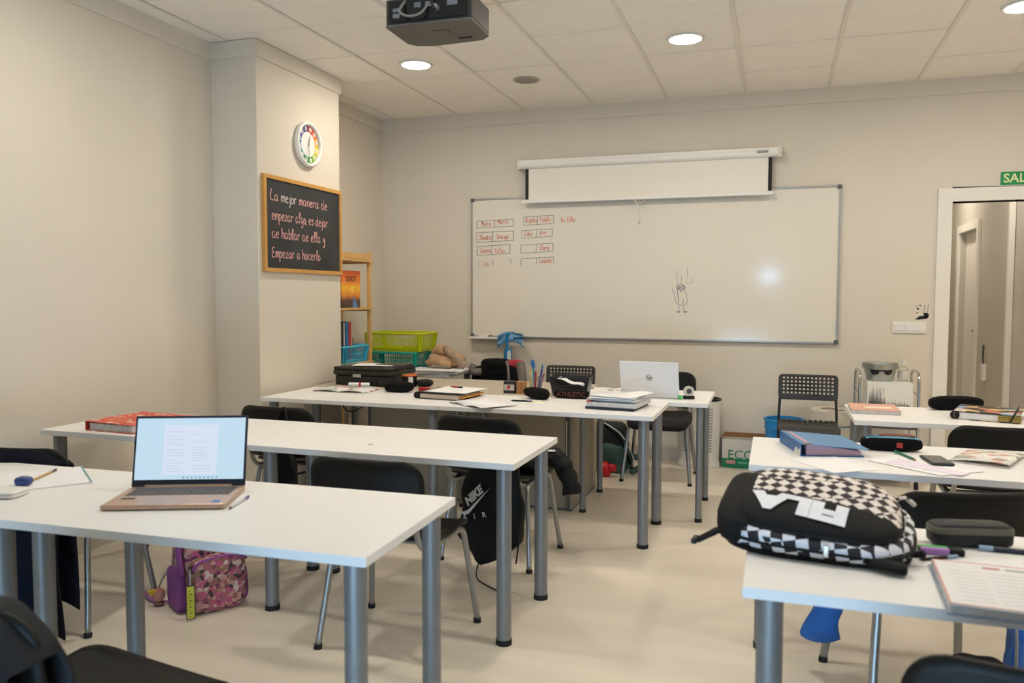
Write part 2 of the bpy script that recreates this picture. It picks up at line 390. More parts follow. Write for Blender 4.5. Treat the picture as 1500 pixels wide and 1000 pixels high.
for j, y in enumerate(LY):
    for i, x in enumerate(LX):
        if j == 0: downlight(x, y, H, names3[i])
        else: downlight(x, y, H, 'round recessed ceiling light overhead, %s row from the far wall, %s from the left wall' % ('second', ('first', 'second', 'third', 'fourth')[i]))
downlight(1.4, 9.6, 2.8, 'round recessed ceiling light deep in the corridor', None)  # unseen lamp added to light the corridor
downlight(1.55, 7.4, 2.8, 'round recessed corridor ceiling light just behind the doorway', None)  # second unseen lamp, added to brighten the corridor walls
t = thing('ceiling_speaker', 'round grey speaker grille set in the ceiling tiles', 'speaker', (GX0-S*.5, GY0-S*.5, H))
MB().lathe([(.075, -.001), (.078, -.01), (.095, -.006), (.098, -.001)]).build('rim', M('grille_grey', (168, 160, 148), .5), t, smooth=True)
MB().lathe([(0, -.007), (.04, -.008), (.076, -.005), (.076, -.003)]).build('grille', M('grille_mesh', (150, 143, 133), .6, var=.3, scale=300), t)
# ---------------------------------------------------------------- projector
pc = (-1.385, 3.21, 2.46)
t = thing('projector', 'black projector hanging from the ceiling on a short pole', 'projector', pc, .03)
PJ = M('projector_grey', (88, 82, 75), .45, var=.1, scale=6)
MB().prism([(-.19, -.135), (.19, -.135), (.19, .09), (.15, .13), (-.08, .15), (-.16, .13), (-.19, .09)], 0, .012).build('bottom_cover', PJ, t, bevel=.004)
MB().prism([(-.19, -.13), (.19, -.13), (.19, .09), (.15, .128), (-.08, .148), (-.16, .128), (-.19, .09)], .012, .115).build('casing', M('projector_black', (44, 42, 40), .45, var=.1), t, bevel=.004)
MB().box(-.175, .17, -.136, -.128, .022, .105).build('rear_panel', BLACKGL, t)
for x0, w, z0, h in ((-.155, .03, .035, .018), (-.155, .03, .06, .014), (.085, .045, .066, .03), (-.06, .03, .07, .02), (-.01, .03, .07, .02)):
    MB().box(x0, x0+w, -.1385, -.134, z0, z0+h).build('port', M('port_grey', (105, 108, 118), .5), t)
MB().tube([(-.1, -.137, .1), (-.11, -.17, .05), (-.07, -.175, .025), (-.02, -.165, .035), (0, -.14, .075)], .005).build('cable', M('cable_grey', (120, 118, 115), .5), t, smooth=True)
MB().tube([(.04, -.137, .06), (.04, -.165, .05), (.02, -.17, .1), (.0, -.15, .2), (0, -.02, .3)], .005).build('cable', BLACKRUB, t, smooth=True)
MB().cyl((.04, -.135, .06), (.04, -.16, .06), .012).build('plug', STEEL, t)
MB().box(.06, .12, .06, .078, -.002, .001).build('foot_slot', BLACKRUB, t)
MB().box(-.02, .05, -.05, -.045, -.001, .001).box(.05, .054, -.05, .0, -.001, .001).build('panel_seam', BLACKRUB, t)
MB().cyl((0, 0, .115), (0, 0, H-pc[2]), .025).cyl((0, 0, H-pc[2]-.012), (0, 0, H-pc[2]), .08).box(-.08, .08, -.08, .08, .115, .122).build('mount_pole', WHITEPL, t)
MB().cyl((.1, .12, .06), (.1, .155, .06), .03).build('lens', BLACKGL, t)

# ---------------------------------------------------------------- clock
t = thing('wall_clock', 'round white wall clock with a rainbow ring of numbers', 'clock', (XP, 4.866, 2.385))
RY = Matrix.Rotation(PI/2, 4, 'Y')
def facing_x(mb): return mb.xf(RY)          # +Z of the drawing -> +X
R0 = .152
facing_x(MB().lathe([(R0-.01, 0), (R0, .012), (R0, .032), (R0-.008, .04), (R0-.02, .036), (R0-.022, .016)], n=48, cap=False)).build('rim', WHITEPL, t, smooth=True)
facing_x(MB().lathe([(0, .018), (R0-.012, .018), (R0-.012, .01)], n=48)).build('dial', WHITEPL, t)
ccols = [(205, 52, 44), (226, 96, 40), (240, 170, 40), (238, 205, 60), (170, 190, 60), (80, 150, 70), (60, 130, 80), (70, 140, 130), (130, 175, 210), (60, 90, 160), (110, 80, 150), (70, 60, 120)]
def clk(ang, r, x): return Vector((x, math.sin(ang)*r, math.cos(ang)*r))   # ang clockwise seen from +X? (y grows to the viewer's right)
for k in range(12):
    a0 = 2*PI*(k+.5)/12; b = MB()
    n = 6; vs = []
    for i in range(n+1):
        a = a0-PI/12+PI/6*i/n; vs += [clk(a, R0-.024, .0195), clk(a, R0-.066, .0195)]
    b.add(vs, [(2*i, 2*i+1, 2*i+3, 2*i+2) for i in range(n)])
    b.build('hour_segment', M('clock_%d' % k, ccols[k], .5), t)
    q = clk(a0-PI/12*0, R0-.045, .0205)
    MB().cyl((q.x, q.y, q.z), (q.x+.001, q.y, q.z), .014, 14).build('number_dot', WHITEPL, t)
    tb = text_mb(str(k+1), .02)
    tb.xf(Matrix(((0, 0, 1, q.x+.0022), (1, 0, 0, q.y), (0, 1, 0, q.z), (0, 0, 0, 1)))).build('numeral', M('clock_%d' % k), t)
def hand(ang, L, w, x): 
    d = clk(ang, 1, 0); n = Vector((0, d.z, -d.y))
    return MB().add([Vector((x, 0, 0))-d*.015+n*w, Vector((x, 0, 0))-d*.015-n*w, Vector((x, 0, 0))+d*L-n*w*.5, Vector((x, 0, 0))+d*L+n*w*.5], [(0, 1, 2, 3)])
hand(2*PI*(.5/12), .055, .003, .024).build('hour_hand', DARKGR, t, solid=.001)
hand(2*PI*.49, .09, .0022, .026).build('minute_hand', DARKGR, t, solid=.001)
hand(2*PI*.03, .08, .001, .028).build('second_hand', RED, t, solid=.001)

# ---------------------------------------------------------------- chalkboard
y0, y1, z0, z1 = 4.352, 5.300, 1.500, 2.119
t = thing('chalkboard', 'small blackboard with an orange wooden frame and pink chalk handwriting', 'chalkboard', (XP, (y0+y1)/2, (z0+z1)/2))
hw, hh = (y1-y0)/2, (z1-z0)/2
BB = M('blackboard', (52, 53, 54), .75, var=.28, scale=4, stretch=(1, 1.2, .5))
MB().box(.001, .014, -hw+.02, hw-.02, -hh+.02, hh-.02).build('slate', BB, t)
for (a, b, c, d) in ((-hw, hw, hh-.026, hh), (-hw, hw, -hh, -hh+.026), (-hw, -hw+.026, -hh+.026, hh-.026), (hw-.026, hw, -hh+.026, hh-.026)):
    MB().box(.001, .024, a, b, c, d).build('frame_bar', FRAMEW, t, bevel=.002)
CHK = M('pink_chalk', (226, 172, 166), .9, var=.15, scale=90); CHK2 = M('white_chalk', (214, 206, 200), .9, var=.2, scale=90)
lines = [('La mejor manera de', -.40, .150, .037, .69), ('empezar algo, es dejar', -.385, .028, .037, .68), ('de hablar de ella y', -.385, -.088, .037, .64), ('Empezar a hacerlo', -.39, -.215, .037, .58)]
for s, yy, zz, xh, wd in lines:
    tmp = MB(); L = write(tmp, s, xh, .0055, lambda x, y: Vector((.0148, x, y))); k = wd/L
    words = s.split(' '); x = 0
    for wi, wrd in enumerate(words):
        b = MB(); L2 = write(b, wrd, xh, .0055, lambda x_, y_: Vector((.0150, yy+(x+x_)*k, zz+y_*1.05)))
        b.build('chalk_word', CHK2 if wrd in ('mejor',) else CHK, t)
        x += L2+(.35+.16)*xh

# ---------------------------------------------------------------- whiteboard
wl, wr, wb, wt = -2.567, .4484, .986, 2.196
t = thing('whiteboard', 'wide white marker board with an aluminium frame on the far wall', 'whiteboard', ((wl+wr)/2, B, (wb+wt)/2))
hw, hh = (wr-wl)/2, (wt-wb)/2
WBM = M('whiteboard_enamel', (232, 225, 212), .11, var=.01, scale=3)
ALU = M('aluminium', (176, 176, 172), .35, .7)
MB().box(-hw+.01, hw-.01, -.022, -.002, -hh+.01, hh-.01).build('panel', WBM, t)
for (a, b, c, d) in ((-hw, hw, hh-.016, hh), (-hw, hw, -hh, -hh+.016), (-hw, -hw+.016, -hh, hh), (hw-.016, hw, -hh, hh)):
    MB().box(a, b, -.03, -.001, c, d).build('frame_rail', ALU, t, bevel=.003)
for sx in (-1, 1):
    for sz in (-1, 1): MB().cbox((sx*(hw-.014), -.017, sz*(hh-.014)), (.034, .036, .034)).build('corner_cap', M('corner_grey', (92, 94, 96), .5), t, bevel=.008)
MB().box(-hw+.0, -hw+.33, -.09, -.02, -hh-.012, -hh+.0).box(-hw, -hw+.33, -.095, -.088, -hh-.012, -hh+.008).build('pen_tray', WHITEPL, t, bevel=.003)
BLK = M('faded_marker', (138, 142, 140), .6, var=.25, scale=60); REDM = M('red_marker', (222, 128, 114), .6, var=.2, scale=60); BLM = M('blue_marker', (92, 104, 122), .6, var=.2, scale=60)
cx0, cz0 = (wl+wr)/2, (wb+wt)/2
def onb(px, py): q = PYY(px, py, B-.023); return q.x-cx0, q.z-cz0
def board_line(pts, mat, wd=.005, name='marker_line'):
    b = MB(); P = [Vector((*onb(*p), 0)) for p in pts]
    stroke(b, P, wd, lambda x, y: Vector((x, -.0226, y))); return b.build(name, mat, t)
def cell(px0, py0, px1, py1, tilt=-3, sides='tblr', mid=None):
    a, b_, c, d = (px0, py0), (px1, py0+tilt), (px1, py1+tilt), (px0, py1)
    if 't' in sides: board_line([a, b_], BLK)
    if 'r' in sides: board_line([b_, c], BLK, .006)
    if 'b' in sides: board_line([d, c], BLK)
    if 'l' in sides: board_line([a, d], BLK)
    if mid: board_line([(mid, py0+tilt*.4), (mid-1, py1+tilt*.4)], BLK)
cell(699, 324, 752, 334, mid=725); cell(698, 341, 752, 355, mid=722); cell(699, 361, 747, 374, mid=721); cell(701, 382, 748, 390, sides='lr', mid=722)
cell(767, 318, 811, 330, mid=788); cell(764, 338, 809, 349, mid=786); cell(763, 359, 810, 371, mid=786, sides='tlrb'); cell(763, 379, 811, 389, mid=786, sides='ltr')
def bname(s, px, py, wpx):
    x, z = onb(px, py); x2, _ = onb(px+wpx, py); b = MB(); tmp = MB(); L = write(tmp, s, .024, .004, lambda a, c: Vector((0, 0, 0))); k = (x2-x)/L
    write(b, s, .024, .0045, lambda a, c: Vector((x+a*k, -.0228, z+c))); b.build('marker_name', REDM, t)
for s, px, py, w in (('Mara', 705, 331, 15), ('Marco', 729, 328, 16), ('Claudia', 701, 351, 20), ('Diego', 728, 350, 18), ('Susana', 703, 370, 17), ('Celia', 725, 370, 15), ('Leo', 707, 389, 9),
                     ('Alejandra', 769, 326, 18), ('Pablo', 791, 325, 16), ('Eder', 768, 346, 13), ('Jose', 790, 343, 11), ('Clara', 790, 366, 15), ('Candela', 789, 385, 20), ('1a fila', 821, 325, 22)):
    bname(s.replace('J', 'j'), px, py, w)
# doodle of a bird-like figure
def circ(px, py, r, n=14, sx=1): return [(px+math.cos(2*PI*i/n)*r*sx, py+math.sin(2*PI*i/n)*r) for i in range(n+1)]
for pts, wd in ((circ(993.5, 421.5, 2.6), .006), (circ(1000.5, 421.5, 3), .006), (circ(993.6, 421.8, .7), .006), (circ(1000.6, 421.8, .7), .006),
                ([(996, 424), (997.5, 429), (998.5, 424)], .006), ([(992, 417), (997, 416), (1003, 418)], .004),
                ([(992, 425), (993, 432), (994, 440), (993, 446)], .005), ([(1003, 425), (1006, 433), (1007, 441), (1004, 447)], .004), ([(993, 446), (999, 447.5), (1004, 446)], .004),
                ([(1001, 438), (1000.5, 445)], .006), ([(988, 430), (989, 440), (991, 444)], .004), ([(984, 420), (988, 431)], .004), ([(992, 416), (991, 404), (994, 397)], .003), ([(998, 415), (998, 403)], .003),
                ([(1007, 391), (1007.5, 405)], .003), ([(1005, 414), (1012, 415), (1014, 408)], .003),
                ([(995, 448), (994.5, 456)], .004), ([(1001, 448), (1002, 456)], .004), ([(992, 457), (996, 456.5)], .009), ([(1001.5, 457), (1006.5, 456.5)], .009)):
    board_line(pts, BLM, wd, 'doodle_line')
# things on the tray
tr = PYY(711, 491, B-.06)
t = thing('whiteboard_marker', 'white marker pen lying on the whiteboard tray', 'marker', (tr.x, B-.06, wb+.011))
MB().cyl((-.06, 0, 0), (.03, 0, 0), .008, 12).build('barrel', WHITEPL, t); MB().cyl((.03, 0, 0), (.065, 0, 0), .0085, 12).build('cap', DARKGR, t)
q = PYY(748, 500, B-.1)
t = thing('cleaning_cloth', 'crumpled light blue cloth draped over the whiteboard tray', 'cloth', (q.x, B-.075, wb-.0))
BCL = M('blue_cloth', (112, 162, 200), .9, var=.25, scale=30)
for sx, nm in ((-1, 'left_wing'), (1, 'right_wing')):
    MB().grid(lambda u, v: Vector((sx*u*.11, -.028+.02*math.sin(v*15+sx)*u-.01*u, .012+(v-.5)*(.05+.07*u**.8)-.035*u*u+(.01 if sx > 0 else -.012)*u)), 12, 24).jit(.03, 16, sx).build(nm, BCL, t, smooth=True, solid=.006)
MB().sq((0, -.03, .0), (.026, .022, .036), .8, .8, wob=.3, ws=25).build('knot', BCL, t, smooth=True)
t = thing('hanging_clip', 'bright blue plastic spray bottle hanging from the blue cloth', 'bottle', (q.x-.002, B-.17, wb-.16))
TEALB = M('teal_bottle', (18, 120, 178), .3)
MB().sq((0, 0, .01), (.036, .022, .07), .5, .8).build('body', TEALB, t, smooth=True)
MB().tube([(0, 0, .07), (-.008, 0, .13), (-.004, -.005, .19), (.02, -.005, .2)], .014).build('neck', TEALB, t, smooth=True)
MB().sq((.016, -.018, .008), (.018, .006, .05), .6, .8).build('sticker', M('pale_label', (205, 215, 215), .5), t, smooth=True)

# ---------------------------------------------------------------- projection screen
sx0, sx1, sy = -2.118, .01, B-.08
t = thing('projection_screen', 'partly lowered white roll-up projection screen above the whiteboard', 'projection screen', ((sx0+sx1)/2, sy, 2.455))
hw = (sx1-sx0)/2
SCRW = M('screen_fabric', (236, 230, 218), .7, var=.005)
pr = [(math.cos(a)*.036, math.sin(a)*.036) for a in [2*PI*i/20 for i in range(20)]]
MB().add([(-hw+.02, y, z) for y, z in pr]+[(hw-.02, y, z) for y, z in pr], [tuple(range(20)), tuple(range(39, 19, -1))]+[(i, (i+1) % 20, 20+(i+1) % 20, 20+i) for i in range(20)]).box(-hw+.02, hw-.02, -.03, .06, .0, .037).build('housing', WHITEPL, t, smooth=False)
for sx in (-1, 1): MB().cbox((sx*(hw-.012), .005, 0), (.026, .09, .084)).build('end_cap', M('cream_plastic', (224, 214, 196), .4), t, bevel=.01)
MB().box(-hw+.07, hw-.07, -.003, -.001, -.30, -.02).build('screen_sheet', SCRW, t)
for sx in (-1, 1): MB().cbox((sx*(hw-.082), -.004, -.155), (.028, .004, .27)).build('black_border', BLACKPL, t)
MB().box(-hw+.035, hw-.052, -.014, .01, -.322, -.297).build('bottom_bar', WHITEPL, t, bevel=.004)
hx = PYY(937, 295, sy).x-(sx0+sx1)/2
MB().tube([(hx-.04, -.008, -.322), (hx-.03, -.008, -.345), (hx, -.008, -.352), (hx+.03, -.008, -.345), (hx+.04, -.008, -.322)], .005).build('pull_handle', M('cream_plastic'), t, smooth=True)
MB().cyl((hx, -.008, -.352), (hx, -.008, -.50), .0015, 6).cyl((hx, -.008, -.50), (hx, -.008, -.52), .009, 10).build('pull_cord', M('cord_grey', (190, 182, 170), .6), t)
MB().cbox((hw-.14, -.036, .005), (.085, .006, .02)).build('nameplate', M('plate_grey', (150, 148, 140), .4), t, bevel=.004)

# ---------------------------------------------------------------- wall details
a = PYY(1307, 471, B); b_ = PYY(1356, 488, B)
t = thing('light_switch_panel', 'white plastic panel of light switches beside the doorway', 'light switch', ((a.x+b_.x)/2, B, (a.z+b_.z)/2))
w2, h2 = (b_.x-a.x)/2, (a.z-b_.z)/2
MB().box(-w2, w2, -.012, 0, -h2, h2).build('plate', WHITEPL, t, bevel=.003)
for k in range(3): MB().cbox((-w2*.62+k*w2*.62, -.014, 0), (w2*.5, .006, h2*1.2)).build('rocker', WHITEPL, t, bevel=.002)
q = PYY(1352, 458, B)
STK = M('sticker_black', (22, 22, 24), .6)
t = thing('wall_sticker', 'small black wall sticker of a figure with hearts above the switches', 'sticker', (q.x, B, q.z))
b = MB()
for (x, z, rx, rz_) in ((0, -.035, .035, .013), (.025, -.02, .016, .02), (-.03, -.045, .022, .006), (.012, -.01, .01, .012)):
    b.add([(x+math.cos(2*PI*i/12)*rx, -.001, z+math.sin(2*PI*i/12)*rz_) for i in range(12)], [tuple(range(12))])
b.build('figure', STK, t)
b = MB()
for (x, z, r) in ((-.035, .03, .008), (-.02, .055, .006), (-.04, -.0, .005), (-.045, .05, .004)):
    b.add([(x+math.cos(2*PI*i/10)*r, -.001, z+math.sin(2*PI*i/10)*r) for i in range(10)], [tuple(range(10))])
b.build('hearts', STK, t)
b = MB(); stroke(b, [Vector((.008, -.0, 0)), Vector((.01, .06, 0))], .003, lambda x, z: Vector((x, -.001, z))); stroke(b, [Vector((.03, -.0, 0)), Vector((.034, .06, 0))], .003, lambda x, z: Vector((x, -.001, z)))
b.build('strings', STK, t)
a = PYY(1466, 253, B); b_ = PYY(1466, 271, B)
t = thing('exit_sign', 'green exit sign reading SALIDA above the doorway', 'sign', (a.x+.16, B, (a.z+b_.z)/2))
MB().box(-.16, .16, -.006, -.001, -.048, .048).build('panel', M('exit_green', (20, 142, 74), .45), t)
text_mb('SALIDA', .088, offset=.0015).xf(Matrix(((1, 0, 0, .0), (0, 0, -1, -.0072), (0, 1, 0, .0), (0, 0, 0, 1)))).build('lettering', M('sign_cream', (226, 232, 178), .5), t)
for i, (px, py, dz, lab) in enumerate(((655, 533, .1, 'white double wall socket low on the far wall beside the tan coat'), (620, 506, .09, 'small white wall socket above the tan coat'))):
    q = PYY(px, py, B); t = thing('wall_socket', lab, 'socket', (q.x, B, q.z))
    MB().box(-.05 if i == 0 else -.03, .05 if i == 0 else .03, -.02, 0, -.04, .04).build('plate', WHITEPL, t, bevel=.004)
    MB().cyl((0, -.021, 0), (0, -.019, 0), .02).build('outlet', M('outlet_grey', (200, 198, 192), .5), t)
q = PX(1443, 545, 1.9)
t = thing('corridor_intercom', 'small white intercom handset on the corridor wall beyond the doorway', 'intercom', (1.9, q.y, q.z))
MB().box(-.03, 0, -.05, .05, -.08, .08).build('body', WHITEPL, t, bevel=.006); MB().tube([(-.02, 0, .08), (-.02, .02, .16), (-.02, 0, .26)], .008).build('cord', DARKGR, t)
# ================================================================ tables
def table(label, fr, w, d, rz=0, lr=.029, group='white classroom tables', inset=.058, legs=None):
    "fr = front right corner of the top (x, y)"
    c, s = math.cos(rz), math.sin(rz)
    cx, cy = fr[0]-w/2*c-d/2*s, fr[1]-w/2*s+d/2*c
    t = thing('classroom_table', label, 'table', (cx, cy, 0), rz, group)
    MB().box(-w/2, w/2, -d/2, d/2, TH-.025, TH).build('tabletop', TOPW, t, bevel=.0018)
    for sx in (-1, 1):
        for sy in (-1, 1):
            ox, oy = (legs or {}).get((sx, sy), (0, 0)); x, y = sx*(w/2-inset)+ox, sy*(d/2-inset)+oy
            l = MB().cyl((x, y, .02), (x, y, TH-.025), lr, 28).build('leg', SILVER, t, smooth=True)
            l.data.shade_smooth(); md = l.modifiers.new('es', 'EDGE_SPLIT'); md.split_angle = .8
            MB().cyl((x, y, 0), (x, y, .022), lr*1.08, 24).build('foot_cap', BLACKRUB, l)
    return t
table('white table in the foreground carrying the open laptop', (-.9286, 1.6935), 1.16, .611, .0289, legs={(-1, -1): (.02, .035), (-1, 1): (.0, -.085)})
table('white table at the left picture edge carrying the paper and pencil', (-2.0895, 1.6585), 1.16, .611, .0289, lr=.034, legs={(1, 1): (-.36, 0), (1, -1): (-.01, .03)})
table('bare white table in the middle row with the black sports bag behind it', (-.9261, 2.8285), 1.174, .611, -.0102)
table('white table against the left wall carrying the red binder', (-2.1005, 2.8402), 1.172, .611, -.0102, legs={(1, -1): (-.09, 0), (1, 1): (0, 0)})
table('white table against the pillar carrying the magazine and the black printer', (-1.832, 4.20), 1.198, .597, -.006)
table('white table carrying the open notebook and the thick paper stack', (-.6049, 4.192), 1.224, .597, -.008)
table('narrow white table on thin legs carrying the white laptop', (-.3741, 4.803), .808, .6386, .0106, lr=.0195, inset=.05)
table('white table at right front carrying the checkered backpack', (1.12, 1.785), 1.18, .611, 0)
table('white table at right middle carrying the blue binder and phone', (1.09, 3.117), 1.18, .625, .002)
q7 = PZ(1252, 615, TH)
table('white table at right rear carrying the pink notebook', (q7.x+1.18, q7.y+.005), 1.18, .63, .004)
table('white table in the far corner carrying the lime and teal baskets', (-2.475, 5.90), .94, .6, 0)

# teacher's desk
TAUPE = M('taupe_laminate', (186, 175, 156), .5, var=.03, scale=8)
TAUPD = M('taupe_panel', (160, 150, 133), .55, var=.03, scale=8)
EDGE = M('desk_edge', (84, 86, 84), .5)
t = thing('teacher_desk', 'taupe panel desk with a closed front behind the white tables', 'desk', (0, 0, 0))
dx0, dx1, dy0, dy1 = -2.62, -1.2, 4.825, 5.655
MB().prism([(-3.08, dy0), (dx1, dy0), (dx1, dy1-.06), (dx1-.06, dy1), (-3.08, dy1)], TH-.028, TH-.003).build('desktop', TAUPE, t, bevel=.002)
MB().box(dx0+.02, dx1-.045, dy0+.02, dy0+.038, .014, TH-.028).build('front_panel', TAUPD, t)
for x in (dx0, dx1-.03):
    MB().box(x, x+.03, dy0+.012, dy1-.1, .012, TH-.028).build('side_panel', TAUPD, t)
    MB().box(x-.0015, x+.017, dy0+.006, dy0+.012, .012, TH-.028).build('edge_strip', EDGE, t)
MB().box(dx0+.03, dx1-.03, dy0+.02, dy0+.04, 0, .0135).box(dx1-.03, dx1, dy0+.012, dy1-.1, 0, .012).box(dx0, dx0+.03, dy0+.012, dy1-.1, 0, .012).build('base_strip', EDGE, t)
MB().box(-2.02, -2.005, dy0+.016, dy0+.02, .04, TH-.03).build('panel_joint', EDGE, t)

# ================================================================ chairs
def rr_grid(hw, hh, r, nu, nv, fn):
    def f(u, v):
        a, b = 2*u-1, 2*v-1; s = max(abs(a), abs(b))
        if s < 1e-6: return fn(0, 0)
        p, q = hw*a/s, hh*b/s
        if abs(p) > hw-r and abs(q) > hh-r:
            cx, cy = math.copysign(hw-r, p), math.copysign(hh-r, q); d = Vector((p-cx, q-cy))
            if d.length > 1e-9: d.normalize(); p, q = cx+d.x*r, cy+d.y*r
        return fn(p*s, q*s)
    return MB().grid(f, nu, nv)
SHELL = M('chair_shell', (22, 20, 18), .5, var=.08, scale=30, bump=.05, bscale=500, spec=.28)
PAD = M('chair_pad', (19, 18, 18), .85, var=.15, bump=.2, bscale=400)
def make_chair(label, pad=False):
    t = thing('stacking_chair', label, 'chair')
    def seat(x, y): return Vector((x, y+.01, .445+.25*x*x*(1 if y < .1 else max(0, 1-(y-.1)*8))-(0 if y < .09 else (y-.09)**2*3.2)-.02*math.exp(-((y+.02)/.12)**2)+(max(0, -y-.13))**2*2))
    rr_grid(.222, .205, .07, 22, 20, seat).build('seat', PAD if pad else SHELL, t, smooth=True, solid=.045 if pad else .014)
    def back(x, z):
        zz = (z+.135)/.27
        return Vector((x, -.285+.85*x*x-.055*zz+.02*zz*zz, .63+z))
    rr_grid(.228, .135, .075, 22, 14, back).build('backrest', PAD if pad else SHELL, t, smooth=True, solid=.03 if pad else .011)
    for sx in (-1, 1):
        for sy in (-1, 1):
            l = MB().tube([(sx*.245, sy*.215, .012), (sx*.226, sy*.185, .2), (sx*.212, sy*.165, .34), (sx*.207, sy*.15, .395), (sx*.203, sy*.11, .415), (sx*.2, 0, .418)], .0145, 10, flat=.85, sub=5).build('leg', STEEL, t, smooth=True)
            MB().cyl((sx*.2455, sy*.216, 0), (sx*.244, sy*.213, .018), .016, 12).build('foot_cap', BLACKRUB, l)
        MB().tube([(sx*.19, .0, .414), (sx*.19, -.16, .416), (sx*.19, -.225, .45), (sx*.185, -.25, .52), (sx*.18, -.27, .66)], .0115, 8).build('back_post', STEEL, t, smooth=True)
        MB().sq((sx*.183, -.262, .57), (.022, .012, .06), .6, .6).build('post_cover', BLACKPL, t, smooth=True)
    for y in (-.1, .1): MB().cyl((-.2, y, .416), (.2, y, .416), .009, 8).build('seat_bar', STEEL, t)
    return t
proto = make_chair('x')
padp = make_chair('black padded chair with grey legs facing the camera behind the white laptop', True)
used = [False]
def chair(x, y, rz, label):
    o = proto if not used[0] else copy_tree(proto); used[0] = True
    o.location = (x, y, 0); o.rotation_euler.z = rz; o['label'] = label; o['group'] = 'black stacking chairs at the tables'; return o
C4 = chair(-1.40, 2.835, 0, 'black stacking chair tucked under the bare middle table')
C8 = chair(-1.345, 3.915, -.1, 'black stacking chair with the black sports bag hung on it')
C7 = chair(-2.50, 3.90, -.03, 'black stacking chair in front of the pillar, small black bag hung on it')
C6 = chair(-2.86, 2.80, .03, 'black stacking chair under the navy jacket by the left wall')
C5 = chair(-1.46, 1.405, -.16, 'black stacking chair nearest the camera with its seat cut by the bottom edge')
C9 = chair(.585, 3.10, 0, 'black stacking chair between the checkered backpack and the phone table')
C10 = chair(.99, 4.40, 0, 'black stacking chair tucked under the table with the pink notebook')
C11 = chair(.44, 1.74, 0, 'black stacking chair under the backpack table, only its top edge in view')
padp.location = (-.81, 5.965, 0); padp.rotation_euler.z = PI; padp['group'] = 'black padded chairs'

def make_adde(label, x, y, rz):
    t = thing('perforated_chair', label, 'chair', (x, y, 0), rz, 'black perforated plastic chairs')
    AD = M('adde_plastic', (52, 51, 50), .5, var=.06); TB = M('adde_tube', (24, 24, 25), .4)
    holes = [rrect(.0145, .0145, .003, 1, -.165+i*.0275, -.045+j*.0265) for i in range(13) for j in range(5)]
    b = plate_mesh(rrect(.405, .175, .03), holes, .012)
    b.v = [Vector((v.x, -.215+.32*v.x*v.x-v.z-.12*v.y, .70+v.y-(.25*v.x*v.x if v.y < -.06 else 0))) for v in b.v]
    b.build('backrest', AD, t)
    def seat(x_, y_): return Vector((x_, y_, .452-.02*math.exp(-((y_+.03)/.14)**2)+.12*x_*x_-(0 if y_ < .12 else (y_-.12)**2*4)))
    rr_grid(.2, .2, .04, 20, 20, seat).build('seat', AD, t, smooth=True, solid=.016)
    for k in range(10):
        MB().cbox((-.16+k*.0355, -.155, .464), (.02, .05, .004)).build('seat_slot', TB, t)
    MB().box(-.19, .19, .185, .2, .40, .44).build('seat_lip', AD, t, bevel=.006)
    for sx in (-1, 1):
        MB().tube([(sx*.2, -.24, .015), (sx*.197, -.2, .42), (sx*.19, -.212, .62), (sx*.19, -.222, .74)], .0095, 8).build('leg', TB, t, smooth=True)
        MB().tube([(sx*.2, .19, .015), (sx*.195, .165, .3), (sx*.19, .15, .435)], .0095, 8).build('leg', TB, t, smooth=True)
        MB().cyl((sx*.19, -.19, .425), (sx*.19, .16, .43), .009, 8).build('side_bar', TB, t)
    for sx, sy in ((-1, -.24), (1, -.24), (-1, .19), (1, .19)): MB().cyl((sx*.2, sy, 0), (sx*.2, sy, .02), .012, 10).build('foot_cap', BLACKRUB, t)
    return t
make_adde('black perforated chair standing free beside the white cardboard box', .222, 5.93, PI)
make_adde('black perforated chair behind the pen cup and wire basket', -1.575, 6.08, PI)

# ================================================================ shelf unit behind the pillar
ys0, ys1, xs0, xs1 = 5.325, 5.868, -3.432, -3.142
t = thing('wooden_shelf', 'light pine shelf unit half hidden behind the pillar', 'shelf', ((xs0+xs1)/2, (ys0+ys1)/2, 0))
hx, hy = (xs1-xs0)/2, (ys1-ys0)/2
for sx in (-1, 1):
    for sy in (-1, 1): MB().cbox((sx*(hx-.012), sy*(hy-.02), .85), (.024, .036, 1.70)).build('post', WOOD, t, bevel=.002)
for sx in (-1, 1): MB().cbox((sx*(hx-.012), 0, 1.66), (.02, 2*hy-.08, .045)).build('top_rail', WOOD, t, bevel=.002)
for z in (.12, .81, 1.245, 1.625):
    for k in range(4): MB().cbox((-hx+.045+k*.077, 0, z), (.062, 2*hy-.002, .016)).build('slat', WOOD, t, bevel=.001)
    for sy in (-1, 1): MB().cbox((0, sy*(hy-.045), z-.014), (2*hx-.05, .02, .014)).build('cross_bar', WOOD, t)
# boxed game: printed sunset front with letters
t = thing('boxed_game', 'orange sunset boxed game standing on the pine shelf', 'box', (-3.215, 5.60, 1.2532))
mt = M('game_print', (220, 110, 40), .45); nt, bs = nodes_of(mt)
tc = nt.nodes.new('ShaderNodeTexCoord'); sep = nt.nodes.new('ShaderNodeSeparateXYZ'); rp = nt.nodes.new('ShaderNodeValToRGB'); ns = nt.nodes.new('ShaderNodeTexNoise'); ns.inputs['Scale'].default_value = 12
ad = nt.nodes.new('ShaderNodeMath'); ad.operation = 'MULTIPLY_ADD'; ad.inputs[1].default_value = .05
nt.links.new(tc.outputs['Object'], sep.inputs[0]); nt.links.new(tc.outputs['Object'], ns.inputs[0]); nt.links.new(ns.outputs[0], ad.inputs[0]); nt.links.new(sep.outputs[2], ad.inputs[2])
mrg = nt.nodes.new('ShaderNodeMath'); mrg.operation = 'DIVIDE'; mrg.inputs[1].default_value = .29; nt.links.new(ad.outputs[0], mrg.inputs[0]); nt.links.new(mrg.outputs[0], rp.inputs[0])
e = rp.color_ramp.elements
